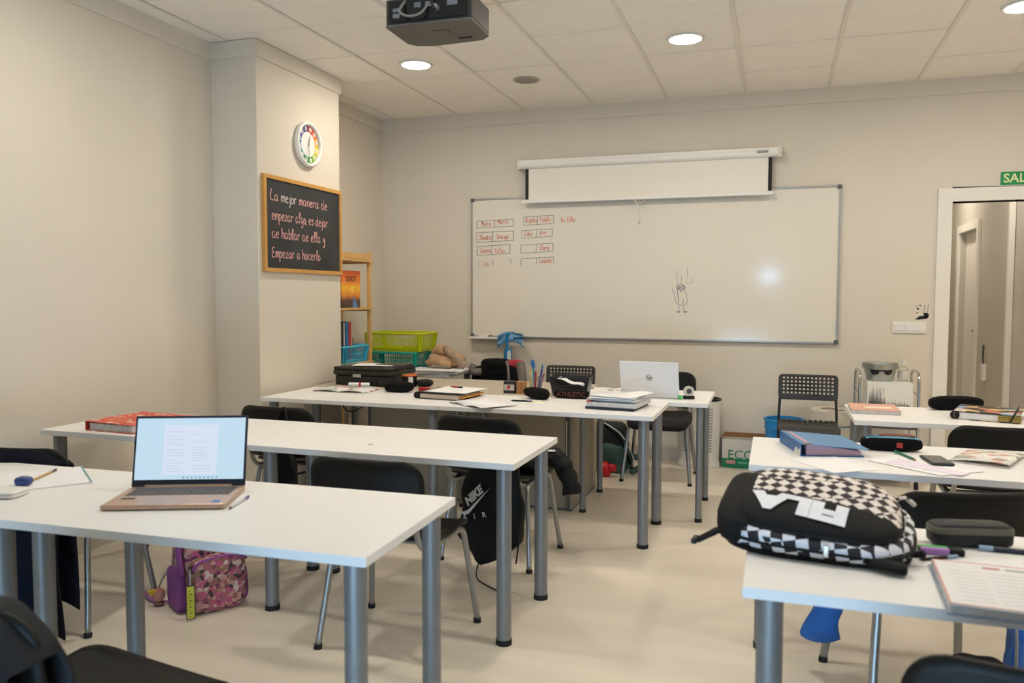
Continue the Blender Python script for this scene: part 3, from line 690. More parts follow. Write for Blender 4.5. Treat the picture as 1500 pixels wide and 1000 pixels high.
for p, c in ((0, (52, 46, 50)), (.3, (92, 66, 52)), (.42, (226, 140, 50)), (.62, (255, 190, 50)), (.78, (244, 136, 44)), (1, (226, 100, 36))):
    el = e[0] if p == 0 else (e[len(e)-1] if p == 1 else e.new(p)); el.position = p; el.color = lin(c)
nt.links.new(rp.outputs[0], bs.inputs['Base Color'])
MB().box(-.035, .035, -.145, .145, 0, .29).build('box', mt, t, bevel=.002)
MB().add([(.0356, .02, .0), (.0356, .11, .0), (.0356, .075, .05), (.0356, .03, .085), (.0356, .018, .08), (.0356, .03, .05)], [(0, 1, 2, 3, 4, 5)]).build('river_print', M('print_blue', (96, 130, 178), .5), t)
MB().cyl((.0352, .02, .145), (.0357, .02, .145), .03, 20).build('sun_print', M('print_yellow', (252, 205, 70), .5), t)
text_mb('DIXIT', .062, offset=.001).xf(Matrix(((0, 0, 1, .0362), (1, 0, 0, .0), (0, 1, 0, .225), (0, 0, 0, 1)))).build('lettering', M('print_dark', (70, 62, 52), .5), t)
# books
bk = [((40, 32, 48), .07, .315, 'dark purple book on the shelf beside the pillar'), ((224, 218, 206), .018, .31, 'thin white book between dark and blue books on the shelf'), ((28, 60, 120), .012, .312, 'thin navy book on the shelf'),
      ((40, 120, 180), .045, .318, 'bright blue book on the shelf'), ((200, 48, 56), .042, .315, 'red book on the shelf'), ((226, 222, 214), .014, .31, 'thin pale book right of the red book on the shelf'), ((140, 70, 60), .012, .19, 'short brown booklet at the end of the shelf row')]
yy = 5.46
for c, th, h, lab in bk:
    t = thing('book', lab, 'book', (-3.285, yy+th/2, .8262), 0, 'books on the pine shelf')
    key = 'bookcover_%d_%d_%d' % c
    MB().box(-.075, .075, -th/2+.0003, -th/2+.0018, 0, h).box(-.075, .075, th/2-.0018, th/2-.0003, 0, h).box(.073, .075, -th/2+.0003, th/2-.0003, 0, h).build('cover', M(key, c, .5), t)
    MB().box(-.07, .0725, -th/2+.0018, th/2-.0018, .002, h-.003).build('pages', PAPERG, t); yy += th+.0006
# plastic baskets
def basket(label, loc, w, d, h, col, rz=0, low=None):
    "open slatted stacking basket; w along x, d along y; front side (-y) may be lower"
    t = thing('plastic_basket', label, 'basket', loc, rz, 'open plastic stacking baskets')
    m_ = M('basket_%d_%d_%d' % col, col, .38, var=.04); low = low or h
    MB().box(-w/2+.02, w/2-.02, -d/2+.02, d/2-.02, 0, .006).build('base', m_, t)
    fl = .02
    cor = [(-1, -1), (1, -1), (1, 1), (-1, 1)]
    def top(sx, sy): return Vector((sx*(w/2), sy*(d/2), low if sy < 0 else h))
    def bot(sx, sy): return Vector((sx*(w/2-fl), sy*(d/2-fl), 0))
    MB().tube([top(-1, -1), (0, -d/2, low), top(1, -1), (w/2, 0, (low+h)/2), top(1, 1), (0, d/2, h), top(-1, 1), (-w/2, 0, (low+h)/2)], .009, 8, flat=1.2, close=True, sub=3).build('rim', m_, t, smooth=True)
    for i in range(4):
        a, b = cor[i], cor[(i+1) % 4]; ta, tb, ba, bb = top(*a), top(*b), bot(*a), bot(*b)
        n = int(max(6, (tb-ta).length/.021)); sb = MB()
        for k in range(n+1):
            f = k/n; p, q = ba.lerp(bb, f), ta.lerp(tb, f)
            wd = .02 if k in (0, n) else .0028
            dr = (tb-ta).normalized()*wd; nn = Vector((dr.y, -dr.x, 0)).normalized()*.002
            sb.add([p-dr-nn, p+dr-nn, p+dr+nn, p-dr+nn, q-dr-nn, q+dr-nn, q+dr+nn, q-dr+nn], [(0, 1, 2, 3), (4, 5, 6, 7), (0, 1, 5, 4), (1, 2, 6, 5), (2, 3, 7, 6), (3, 0, 4, 7)])
        for f in (.18, .55):
            p, q = ba.lerp(ta, f), bb.lerp(tb, f); sb.cyl(p, q, .004, 6)
        p, q = ba.lerp(ta, .09), bb.lerp(tb, .09); nn = Vector(((q-p).y, -(q-p).x, 0)).normalized()*.002; up = (ta-ba)*.1
        sb.add([p-up-nn, q-up-nn, q+up-nn, p+up-nn, p-up+nn, q-up+nn, q+up+nn, p+up+nn], [(0, 1, 2, 3), (4, 5, 6, 7), (0, 1, 5, 4), (1, 2, 6, 5), (2, 3, 7, 6), (3, 0, 4, 7)])
        sb.build('side_grille', m_, t)
    return t
basket('light blue slatted basket on the pine shelf', (-3.265, 5.615, .8185), .23, .36, .13, (70, 178, 214))
q = PYY(568, 545, 6.2)
basket('teal slatted basket under the lime one', (-3.08, 6.21, TH+.001), .46, .3, .15, (20, 152, 138), 0)
basket('lime green slatted basket stacked on the teal one', (-3.05, 6.22, TH+.162), .5, .32, .15, (190, 200, 24), 0)
t = thing('teal_bowl', 'dark teal plastic bowl beside the printer at the pillar', 'bowl', (-3.0, 5.56, TH-.0022))
MB().lathe([(0, 0), (.045, 0), (.075, .085), (.07, .085), (.042, .005), (0, .005)]).build('bowl', M('dark_teal', (20, 80, 92), .4), t, smooth=False); MB().lathe([(.074, .083), (.081, .083), (.081, .091), (.074, .091)], cap=False).build('rim', M('dark_teal'), t)
# ================================================================ generic small things
E_ = .0006
def base2(pa, pb, d, z):
    "front-left and front-right corners seen in the photograph -> centre, rotation, width of a box d deep"
    A, Bq = PZ(*pa, z), PZ(*pb, z); v = Bq-A; w = v.length; a = math.atan2(v.y, v.x)
    n = Vector((-math.sin(a), math.cos(a), 0)); c = (A+Bq)/2+n*d/2
    return (c.x, c.y, z), a, w
def binder(name, label, loc, rz, w, d, h, cover, pages=None, spine='left', extra=None, cat='binder'):
    t = thing(name, label, cat, loc, rz)
    pages = pages or PAPERG; th = .003
    MB().box(-w/2, w/2, -d/2, d/2, 0, th).build('bottom_cover', cover, t, bevel=.0008, seg=1)
    MB().add([(-w/2, -d/2, h-th), (w/2, -d/2, h-th-.004), (w/2, d/2, h-th-.004), (-w/2, d/2, h-th), (-w/2, -d/2, h), (w/2, -d/2, h-.004), (w/2, d/2, h-.004), (-w/2, d/2, h)],
             [(0, 3, 2, 1), (4, 5, 6, 7), (0, 1, 5, 4), (1, 2, 6, 5), (2, 3, 7, 6), (3, 0, 4, 7)]).build('top_cover', cover, t)
    MB().box(-w/2-.002, -w/2+.003, -d/2, d/2, 0, h).build('spine', cover, t, bevel=.001, seg=1)
    MB().box(-w/2+.02, w/2-.012, -d/2+.008, d/2-.008, th+.0005, h-th-.006).build('paper_block', pages, t)
    return t
def sheet(label, pts, z, mat=None, th=.0012, name='paper_sheet', cat='paper'):
    "flat sheet given by its corners (world x, y)"
    cx = sum(p[0] for p in pts)/len(pts); cy = sum(p[1] for p in pts)/len(pts)
    o = MB().prism([(p[0]-cx, p[1]-cy) for p in pts], 0, th).build(name, mat or PAPER, loc=(cx, cy, z)); return tag(o, label, cat)
def rect_pts(c, rz, w, d):
    cs, sn = math.cos(rz), math.sin(rz)
    return [(c[0]+x*cs-y*sn, c[1]+x*sn+y*cs) for x, y in ((-w/2, -d/2), (w/2, -d/2), (w/2, d/2), (-w/2, d/2))]
def pen(label, A, Bq, r, body, tip, name='pen', cap=None, z=TH):
    v = Vector((Bq.x-A.x, Bq.y-A.y, 0)); L = v.length
    t = thing(name, label, 'pen' if name != 'pencil' else 'pencil', ((A.x+Bq.x)/2, (A.y+Bq.y)/2, z+E_), math.atan2(v.y, v.x))
    MB().cyl((-L/2+.012, 0, r), (L/2-.03, 0, r), r, 12).build('barrel', body, t, smooth=False)
    MB().cyl((-L/2, 0, r), (-L/2+.012, 0, r), r*.2, 10, r).build('tip', tip, t)
    MB().cyl((L/2-.03, 0, r), (L/2, 0, r), r*1.05, 12).build('cap', cap or tip, t)
    return t
def pouch(name, label, loc, rz, d, mat, e1=.55, e2=.45, wob=.06, zip_mat=None, seed=0, cat='pencil case', z0=TH):
    t = thing(name, label, cat, (loc[0], loc[1], z0+E_), rz)
    MB().sq((0, 0, d[2]), d, e1, e2, wob=wob, ws=14, seed=seed).build('body', mat, t, smooth=True)
    zs = [(math.copysign(abs(math.cos(a))**.45, math.cos(a))*d[0]*.8, math.copysign(abs(math.sin(a))**.45, math.sin(a))*d[1]*.45, d[2]*1.93) for a in [2*PI*i/16 for i in range(16)]]
    MB().tube([(-d[0]*.85, 0, d[2]*1.75), (-d[0]*.5, 0, d[2]*1.95), (0, 0, d[2]*1.99), (d[0]*.5, 0, d[2]*1.95), (d[0]*.85, 0, d[2]*1.75)], .003, 6).build('zip', zip_mat or BLACKRUB, t, smooth=True)
    MB().cbox((-d[0]*.88, 0, d[2]*1.62), (.012, .005, .003)).build('zip_pull', STEEL, t)
    return t
def drape(name, label, chair_loc, chair_rz, w, hf, hb, mat, sag=.1, seed=0, lining=None, cat='jacket', off=.02, top=.778, flare=-.12, tail=True):
    t = thing(name, label, cat, chair_loc, chair_rz)
    L = hf+hb
    def f(u, v):
        x = (u-.5)*w; s = v*L
        bend = .85*min(abs(x), .228)**2
        n = mnoise.noise(Vector((x*7+seed, v*3, seed)))*.02+mnoise.noise(Vector((x*16, v*6+seed, seed)))*.008
        dr = sag*(max(0, abs(x)-.12)/(w/2-.12+1e-6))**2 if w/2 > .12 else 0
        if s < hf: k = hf-s; return Vector((x*(1+.1*min(k, .3)), -.325+bend+off+.018+min(k, .06)*.35+n, top-k-dr))
        k = s-hf; return Vector((x*(1+flare*min(k, .5)), -.325+bend-off-.026-min(k, .06)*.3+n, top-k-dr))
    MB().grid(f, 30, 40).build('shell', mat, t, smooth=True, solid=.012)
    for sx in (-1, 1) if tail else ():
        x = sx*w*.42
        MB().tube([(x, -.36, .74-sag*.6), (x*1.02, -.40, .62-sag), (x*.98, -.41, .45-sag), (x*.95, -.405, .30)], .045, 10, flat=.6).build('sleeve', mat, t, smooth=True)
    if lining: MB().tube([(-.1, -.30, .775), (0, -.285, .79), (.1, -.30, .775)], .018, 8).build('collar', lining or mat, t, smooth=True)
    return t

# ================================================================ foreground left table
loc, rz, w = base2((145, 747.5), (322, 748), .238, TH); rz = .39
t = thing('open_laptop', 'open rose gold laptop with a lit screen on the foreground table', 'laptop', (loc[0], loc[1], TH+E_), rz)
ROSE = M('rose_gold', (196, 166, 146), .35, .35, var=.02)
w, d = .356, .238
MB().box(-w/2, w/2, -d/2, d/2, .002, .017).build('base', ROSE, t, bevel=.004)
MB().box(-w/2+.025, w/2-.02, -.005, d/2-.03, .0165, .0175).build('keyboard_well', M('key_well', (120, 106, 98), .5), t)
kb = MB()
for r in range(5):
    for k in range(17): kb.cbox((-w/2+.038+k*.0182, .012+r*.0178, .0183), (.0155, .0145, .0016))
kb.build('keys', M('laptop_keys', (96, 90, 90), .5), t)
MB().box(-.055, .05, -d/2+.01, -.018, .0165, .0174).build('touchpad', M('touchpad', (186, 158, 142), .3, .3), t)
MB().box(-w/2+.03, -w/2+.07, -.05, -.03, .0168, .0175).build('sticker', DARKGR, t); MB().box(w/2-.045, w/2-.022, -d/2+.02, -d/2+.045, .0168, .0175).build('sticker', BLUEPL, t)
lid = bpy.data.objects.new('lid', None); COL.objects.link(lid)
tilt = math.radians(-14); LM = Matrix.Translation((0, d/2-.006, .017)) @ Matrix.Rotation(tilt, 4, 'X')
bpy.data.objects.remove(lid)
LH = .226
lid = MB().box(-w/2, w/2, -.001, .006, 0, LH).xf(LM).build('lid', M('lid_navy', (26, 34, 56), .4), t, bevel=.002)
SCRN = bpy.data.materials.new('laptop_screen'); SCRN.use_nodes = True
def emitter(m_, rgb, s):
    b = m_.node_tree.nodes['Principled BSDF']; b.inputs['Base Color'].default_value = (.02, .02, .02, 1); b.inputs['Emission Color'].default_value = lin(rgb); b.inputs['Emission Strength'].default_value = s; b.inputs['Roughness'].default_value = .3
emitter(SCRN, (194, 222, 240), .5)
MB().box(-w/2+.007, w/2-.007, -.0018, -.001, .021, LH-.008).xf(LM).build('screen', SCRN, lid)
PG = bpy.data.materials.new('screen_page'); PG.use_nodes = True; emitter(PG, (216, 226, 244), .5)
MB().box(-.085, .085, -.0022, -.0018, .036, LH-.03).xf(LM).build('screen_page', PG, lid)
TXT = bpy.data.materials.new('screen_text'); TXT.use_nodes = True; emitter(TXT, (190, 200, 222), .48)
tx = MB()
random.seed(3)
for col in (-.074, .006):
    for r in range(17):
        if random.random() < .85: tx.box(col, col+random.uniform(.03, .066), -.0025, -.0022, .046+r*.0085, .0476+r*.0085)
tx.build('text_lines', TXT, lid) if 0 else tx.xf(LM).build('text_lines', TXT, lid)
ic = MB()
for k in range(9): ic.box(-.02+k*.013, -.014+k*.013, -.0025, -.0018, .024, .030)
ICN = bpy.data.materials.new('screen_icons'); ICN.use_nodes = True; emitter(ICN, (110, 176, 200), .48)
ic.xf(LM).build('task_icons', ICN, lid)
MB().cyl((-w*.38, d/2-.006, .016), (w*.38, d/2-.006, .016), .0065, 10).build('hinge', ROSE, t)
pen('clear ballpoint pen lying right of the open laptop', PZ(335, 747, TH), PZ(364, 729, TH), .0042, M('clear_barrel', (206, 206, 212), .25), M('pen_redtip', (120, 60, 60), .4), cap=M('pen_blue', (96, 96, 150), .4))
A, Bq = PZ(136, 707, TH), PZ(121, 684, TH); u = (Bq-A); L1 = u.length; u.normalize(); n = Vector((-u.y, u.x, 0))
if n.x > 0: n = -n
pts = [(A.x, A.y), (Bq.x, Bq.y), (Bq.x+n.x*.30, Bq.y+n.y*.30), (A.x+n.x*.30, A.y+n.y*.30)]
sheet('white sheet of paper with a teal edge on the table at the left picture edge', pts, TH+E_, th=.003)
t = tag(MB().cyl((0, 0, 0), (u.x*L1*.98, u.y*L1*.98, 0), .0022, 6).build('ruler_strip', M('teal_edge', (120, 178, 178), .5), loc=(A.x+n.x*.004, A.y+n.y*.004, TH+.0062)), 'thin teal strip along the edge of the white sheet', 'strip')
pen('yellow pencil lying on the white sheet at left', PZ(42, 709, TH), PZ(82, 691, TH), .004, M('pencil_yellow', (196, 160, 96), .5), DARKGR, 'pencil', z=TH+.0032)
q = PZ(29, 712, TH+.0036)
t = thing('pencil_sharpener', 'blue rounded pencil sharpener beside the yellow pencil', 'sharpener', (q.x, q.y+.015, TH+.0042), .3)
MB().sq((0, 0, .014), (.026, .02, .014), .6, .6).build('body', M('sharpener_blue', (50, 70, 140), .35), t, smooth=True)
MB().sq((0, 0, .024), (.017, .012, .006), .6, .6).build('lid', M('sharpener_grey', (110, 116, 150), .3), t, smooth=True)
q = PZ(6, 731, TH)
t = thing('white_case', 'white plastic case cut by the left picture edge', 'case', (q.x-.035, q.y+.03, TH+E_), .25)
MB().sq((0, 0, .011), (.06, .045, .011), .3, .4).build('body', WHITEPL, t, smooth=True); MB().sq((0, 0, .0135), (.0605, .0455, .0012), .5, .4).build('seam', DARKGR, t, smooth=True)

# ================================================================ left wall table
REDC = patches('red_print', [(206, 66, 50), (214, 84, 60), (206, 66, 50), (222, 120, 70), (206, 66, 50), (226, 200, 190)], 55, .45)
A, Bq, Cq = PZ(136, 617, TH+.042), PZ(208, 601, TH+.042), PZ(272, 607, TH+.042)
binder('red_binder', 'red patterned ring binder lying on the left wall table', ((A.x+Cq.x)/2-.005, 3.06, TH+E_), -.06, .29, .34, .044, REDC)
MB  # (keeps the builder name in scope)
q = PZ(312, 609, TH)
t = thing('magazine', 'yellow and red magazine half hidden behind the laptop screen', 'magazine', (q.x, q.y-.14, TH+E_), .1)
YM = patches('yellow_print', [(226, 190, 80), (200, 60, 40), (232, 206, 120), (222, 160, 60), (236, 226, 200)], 9, .45)
MB().box(-.13, .13, -.1, .1, 0, .004).build('pages', PAPERG, t); MB().box(-.13, .13, -.1, .1, .0042, .005).build('cover', YM, t)
sheet('small scrap of grey paper on the bare middle table', rect_pts(PZ(543, 651, TH), .3, .02, .012), TH+E_, M('scrap', (170, 165, 165), .7), .001, 'paper_scrap')

# ================================================================ printer table and teacher's desk
t = thing('printer', 'black flatbed printer beside the pillar', 'printer', (-2.733, 5.145, TH-.0022), -.06)
PRB = M('printer_black', (30, 28, 26), .42, var=.1); w, d, h = .475, .36, .13
MB().box(-w/2+.012, w/2-.012, -d/2+.01, d/2, .002, h*.55).build('lower_body', PRB, t, bevel=.012)
MB().box(-w/2, w/2, -d/2, d/2, h*.55, h-.02).build('upper_body', PRB, t, bevel=.012)
MB().box(-w/2+.004, w/2-.004, -d/2+.004, d/2-.004, h-.019, h).build('scanner_lid', M('printer_lid', (38, 36, 34), .35), t, bevel=.006)
MB().box(-.09, .12, -d/2+.002, -d/2+.012, .012, .05).build('paper_slot', BLACKGL, t); MB().box(-.07, -.005, -d/2-.0015, -d/2+.002, .062, .082).build('label_plate', M('plate_silver', (190, 188, 184), .4), t)
MB().cyl((-.2, -d/2-.002, .07), (-.2, -d/2+.002, .07), .006).build('button', DARKGR, t)
zt = TH+.129
sheet('grey folder lying on top of the black printer', rect_pts((-2.66, 5.16), .1, .34, .24), zt, M('folder_grey', (70, 70, 74), .5), .006, 'folder', 'folder')
sheet('white sheet sticking out of the folder on the printer', rect_pts((-2.72, 5.13), .18, .3, .21), zt+.0066, PAPER, .0015)
sheet('dark brochure lying askew on top of the printer stack', rect_pts((-2.60, 5.18), -.15, .21, .15), zt+.009, M('brochure_dark', (58, 54, 52), .35), .003, 'brochure', 'brochure')
q1, q2 = PZ(458, 573, TH), PZ(556, 576, TH)
t = thing('magazine', 'open magazine lying in front of the printer', 'magazine', (-2.70, 4.70, TH+E_), .0)
MAGP = patches('magazine_print', [(232, 230, 228), (236, 234, 232), (226, 222, 220), (236, 234, 232), (198, 120, 110), (222, 214, 206), (180, 206, 190)], 26, .5)
for sx in (-1, 1):
    MB().grid(lambda u, v: Vector((sx*u*.19, (v-.5)*.25, .003+.012*math.sin(u*PI)**.7)), 10, 2).build('page', MAGP, t, smooth=True, solid=.004)
t = thing('paper_roll', 'rolled white paper lying on the open magazine', 'paper roll', (-2.66, 4.78, TH+.0215), .25)
MB().cyl((-.07, 0, .012), (.07, 0, .012), .012, 14).build('sheet', PAPER, t); MB().cyl((-.0, 0, .012), (.015, 0, .012), .0125, 14).build('band', RED, t)
pouch('glasses_case', 'black soft case in front of the printer corner', (-2.335, 4.735), .1, (.098, .05, .033), BLACKFAB, .6, .7, .15, seed=4)
q = (-2.325, 5.10)
t = thing('desk_phone_mouse', 'black computer mouse beside the wire cup', 'mouse', (q[0], q[1], TH-.0022), .4)
MB().sq((0, 0, .026), (.062, .04, .026), .8, .8).build('shell', BLACKPL, t, smooth=True); MB().sq((.01, 0, .047), (.03, .008, .006), .8, .8).build('wheel', DARKGR, t, smooth=True)
q = (-2.45, 5.32)
t = thing('tape_cup', 'black cup of orange and green tapes behind the mouse', 'pen cup', (-2.425, 5.07, TH-.0022), 0)
MB().lathe([(.0, 0), (.05, 0), (.052, .07), (.046, .07), (.045, .008), (0, .008)]).build('cup', BLACKPL, t, smooth=False)
MB().tube([(math.cos(a)*.045, math.sin(a)*.045, .078) for a in [2*PI*i/12 for i in range(12)]], .008, 8, close=True).build('orange_tape', M('orange', (216, 110, 50), .4), t, smooth=True)
MB().cyl((-.02, -.03, .01), (-.02, -.032, .09), .012).build('green_tape', M('green', (70, 150, 80), .4), t)
MB().cbox((.03, -.045, .045), (.03, .01, .05)).build('white_tag', PAPER, t)
t = binder('black_binder', 'black ring binder stuffed with papers on the teacher side', (-1.925, 4.60, TH+E_), -.12, .30, .30, .04, BLACKPL, M('paper_mix', (206, 190, 176), .8, var=.15, scale=80, stretch=(.05, .05, 3)))
MB().cyl((-.15, -.15, .02), (-.15, .15, .02), .0205, 14).build('round_spine', BLACKPL, t)
MB().box(-.12, .17, -.12, .19, .0412, .0422).build('loose_sheet', PAPER, t)
MB().box(.09, .157, -.13, .16, .012, .02).build('orange_divider', M('orange_card', (222, 150, 50), .6), t)
pen('red pen lying on the black binder', Vector((-1.98, 4.74, 0)), Vector((-1.89, 4.72, 0)), .005, RED, BLACKPL, z=TH+.043)
q = PZ(632, 562, TH); tag(MB().sq((0, 0, .012), (.04, .022, .012), .4, .5).build('red_eraser', RED, loc=(-2.215, 4.86, TH-.0022), smooth=True), 'small red eraser left of the black binder', 'eraser')
# open notebook
t = thing('open_notebook', 'open notebook with a page hanging over the table edge', 'notebook', (-1.605, 4.335, TH+E_), -.62)
TEAL = M('teal_edge')
for sx, ww in ((-1, .17), (1, .17)):
    MB().grid(lambda u, v: Vector((sx*u*ww, (v-.5)*.25, .002+.011*math.sin(min(1, u*1.2)*PI*.8)**.8)), 10, 2).build('page', PAPER, t, smooth=True, solid=.003)
MB().tube([(-.17, -.125, .003), (-.17, .125, .003)], .002, 6, sub=0).build('edge_strip', TEAL, t)
t = thing('exercise_book', 'exercise book with a yellow marking beside the open notebook', 'notebook', (-1.40, 4.50, TH+E_), .3)
MB().box(-.1, .1, -.075, .075, 0, .004).build('pages', PAPER, t); MB().box(.0, .1, -.02, .015, .0042, .0046).build('yellow_mark', M('marker_yellow', (226, 226, 60), .5), t)
pen('black pen lying on the exercise book', Vector((-1.49, 4.49, 0)), Vector((-1.36, 4.50, 0)), .005, BLACKPL, M('pen_blue'), z=TH+.005)
pouch('pencil_case', 'black crumpled pencil case beside the pen cup', (-1.385, 4.69), -.35, (.095, .045, .034), BLACKFAB, .8, .7, .35, seed=8)
ZD = TH-.003
t = thing('ink_box', 'black carton with white print beside the pen cup', 'box', (-1.642, 4.945, ZD+E_), 0)
MB().box(-.038, .038, -.03, .03, 0, .078).build('carton', M('carton_black', (40, 42, 48), .5), t, bevel=.001)
MB().box(-.036, .036, -.0308, -.0302, .02, .058).build('print_band', M('print_pale', (200, 196, 196), .5, var=.25, scale=70), t); MB().box(-.012, .008, -.0314, -.0308, .028, .052).build('print_mark', M('print_red', (190, 70, 70), .5), t)
t = thing('cardboard_box', 'small plain brown carton beside the pen cup', 'box', (-1.565, 4.945, ZD+E_), .15)
MB().box(-.03, .03, -.03, .03, 0, .078).build('carton', CARD, t, bevel=.001); MB().box(-.002, .002, -.0305, -.03, 0, .078).build('seam', M('carton_seam', (140, 98, 62), .8), t)
# pen cup
t = thing('pen_cup', 'clear plastic cup of pens and markers on the desk', 'pen cup', (-1.515, 5.10, ZD+E_), 0)
CLEAR = M('clear_plastic', (225, 235, 230), .08, trans=1, alpha=.35)
MB().lathe([(0, 0), (.042, 0), (.05, .1), (.047, .1), (.04, .004), (0, .004)]).build('cup', CLEAR, t, smooth=False)
random.seed(5)
for i, (c, L) in enumerate((((40, 120, 190), .17), ((60, 150, 190), .18), ((200, 50, 60), .13), ((216, 214, 40), .14), ((230, 190, 40), .13), ((40, 60, 150), .14), ((120, 190, 60), .12), ((220, 220, 215), .12), ((180, 60, 110), .11))):
    a = i*2.4; r = .022
    p0 = Vector((math.cos(a)*r, math.sin(a)*r, .006)); p1 = p0+Vector((math.cos(a)*.022+random.uniform(-.012, .012), math.sin(a)*.02, L))
    MB().cyl(p0, p1, .0062, 10).build('pen', M('penc_%d' % i, c, .4), t)
MB().tube([(-.02, 0, .15), (-.03, -.005, .19), (-.018, -.005, .205), (-.01, 0, .16)], .006, 8).build('scissor_handle', M('penc_0'), t, smooth=True)
# wire basket with papers
t = thing('letter_basket', 'dark grey desk basket holding white paper', 'basket', (-1.235, 4.95, TH-.0022), .02)
DG = M('smoke_plastic', (46, 46, 48), .3)
def bw(u): return u
prof = [(-.105, -.055, 0), (.105, -.055, 0), (.105, .055, 0), (-.105, .055, 0), (-.128, -.07, .12), (.128, -.07, .12), (.128, .07, .12), (-.128, .07, .12)]
MB().add(prof, [(0, 3, 2, 1), (1, 2, 6, 5), (2, 3, 7, 6), (3, 0, 4, 7)]).build('tray', DG, t, solid=.004)
MB().add([(-.105, -.055, 0), (.105, -.055, 0), (.117, -.0625, .06), (.09, -.0635, .068), (-.06, -.0635, .068), (-.095, -.066, .09), (-.122, -.067, .1)], [(0, 1, 2, 3, 4, 5, 6)]).build('front', DG, t, solid=.004)
MB().tube(prof[4:], .004, 6, close=True, sub=0).build('rim', DG, t)
MB().grid(lambda u, v: Vector((-.085+u*.17, -.03+v*.05, .06+.05*(1-u)*.9+.006*math.sin(u*9)+v*.01)), 10, 2).build('paper', PAPER, t, smooth=True, solid=.002)
t = pouch('pencil_case', 'black pencil case with red ATHLETIC lettering', (-1.19, 4.79), .03, (.108, .035, .026), BLACKFAB, .5, .35, .03, seed=2)
text_mb('ATHLETIC', .04, offset=.0012).xf(Matrix(((1, 0, 0, 0), (0, 0, -1, -.0362), (0, 1, 0, .026), (0, 0, 0, 1)))).build('lettering', M('dull_red', (86, 38, 36), .6), t)
# paper stack
t = thing('paper_stack', 'thick stack of binder and loose papers at the table corner', 'paper stack', (-.845, 4.50, TH+E_), -.12); t.scale = (1.1, 1.08, 1.25)
MB().box(-.135, .12, -.14, .13, 0, .012).build('navy_folder', M('navy_card', (36, 44, 62), .5), t, bevel=.002)
MB().box(-.13, .13, -.135, .15, .0122, .03).build('pages', PAPERG, t); MB().box(-.132, -.11, -.13, .1, .0302, .036).build('red_tab', M('tab_red', (200, 90, 80), .5), t)
random.seed(11)
for k in range(5):
    a = random.uniform(-.25, .25); x, y = random.uniform(-.02, .02), random.uniform(-.01, .03)
    MB().grid(lambda u, v: Vector((x+(u-.5)*.24*math.cos(a)-(v-.5)*.27*math.sin(a), y+(u-.5)*.24*math.sin(a)+(v-.5)*.27*math.cos(a), .036+k*.005+.008*math.sin(u*5+k)*v)), 8, 6).build('loose_sheet', PAPER, t, smooth=True, solid=.0015)
for k in range(5): MB().cbox((random.uniform(-.06, .06), random.uniform(-.05, .1), .0745), (.03, .012, .0008), random.uniform(-.5, .5)).build('print_mark', DARKGR, t)
t = thing('orange_folder', 'grey folder with an orange flap on the desk corner', 'folder', (-1.29, 5.33, ZD+E_), .5)
MB().box(-.1, .1, -.07, .07, 0, .012).build('folder', M('folder_light', (150, 148, 142), .5), t); MB().box(-.06, .05, -.068, .0, .0122, .02).build('orange_flap', M('orange'), t)
# white laptop seen from the back
loc, rz, w = base2((908, 580.5), (995, 585), .01, TH)
t = thing('white_laptop', 'white laptop seen from behind on the narrow table', 'laptop', (loc[0], loc[1]+.02, TH+E_), rz)
LW = M('laptop_white', (234, 234, 236), .35, var=.01)
MB().box(-.18, .18, .0, .235, .001, .015).build('base', LW, t, bevel=.004)
LM2 = Matrix.Translation((0, .006, .012)) @ Matrix.Rotation(math.radians(15), 4, 'X')
lid = MB().box(-.183, .183, -.004, .003, 0, .222).xf(LM2).build('lid', LW, t, bevel=.003)
MB().box(-.172, .172, .003, .0036, .012, .214).xf(LM2).build('screen', BLACKGL, lid)
LG = M('logo_grey', (120, 118, 118), .3, .6)
ring = MB(); ring.tube([(math.cos(a)*.019, -.0045, .118+math.sin(a)*.019) for a in [2*PI*i/20 for i in range(20)]], .0013, 6, close=True, sub=0).xf(LM2).build('logo_ring', LG, lid)
text_mb('hp', .03, shear=.25, offset=.0006).xf(LM2 @ Matrix(((1, 0, 0, 0), (0, 0, -1, -.0048), (0, 1, 0, .119), (0, 0, 0, 1)))).build('logo_letters', LG, lid)
# tape dispenser
t = thing('tape_dispenser', 'clear tape dispenser with a black base beside the white laptop', 'tape dispenser', (-.505, 4.99, TH+E_), .3)
MB().box(-.035, .035, -.018, .018, 0, .02).build('base', BLACKPL, t, bevel=.006)
MB().cyl((0, -.01, .048), (0, .01, .048), .032, 24).build('tape_roll', M('clear_tape', (206, 200, 186), .2), t); MB().cyl((0, -.0105, .048), (0, .0105, .048), .016, 20).build('core', DARKGR, t)
t = tag(MB().sq((0, 0, .013), (.014, .014, .013), .8, .9).build('green_ball', M('green_cap', (60, 190, 90), .4), loc=(-.553, 4.952, TH+E_), smooth=True), 'small bright green ball beside the tape dispenser', 'ball')

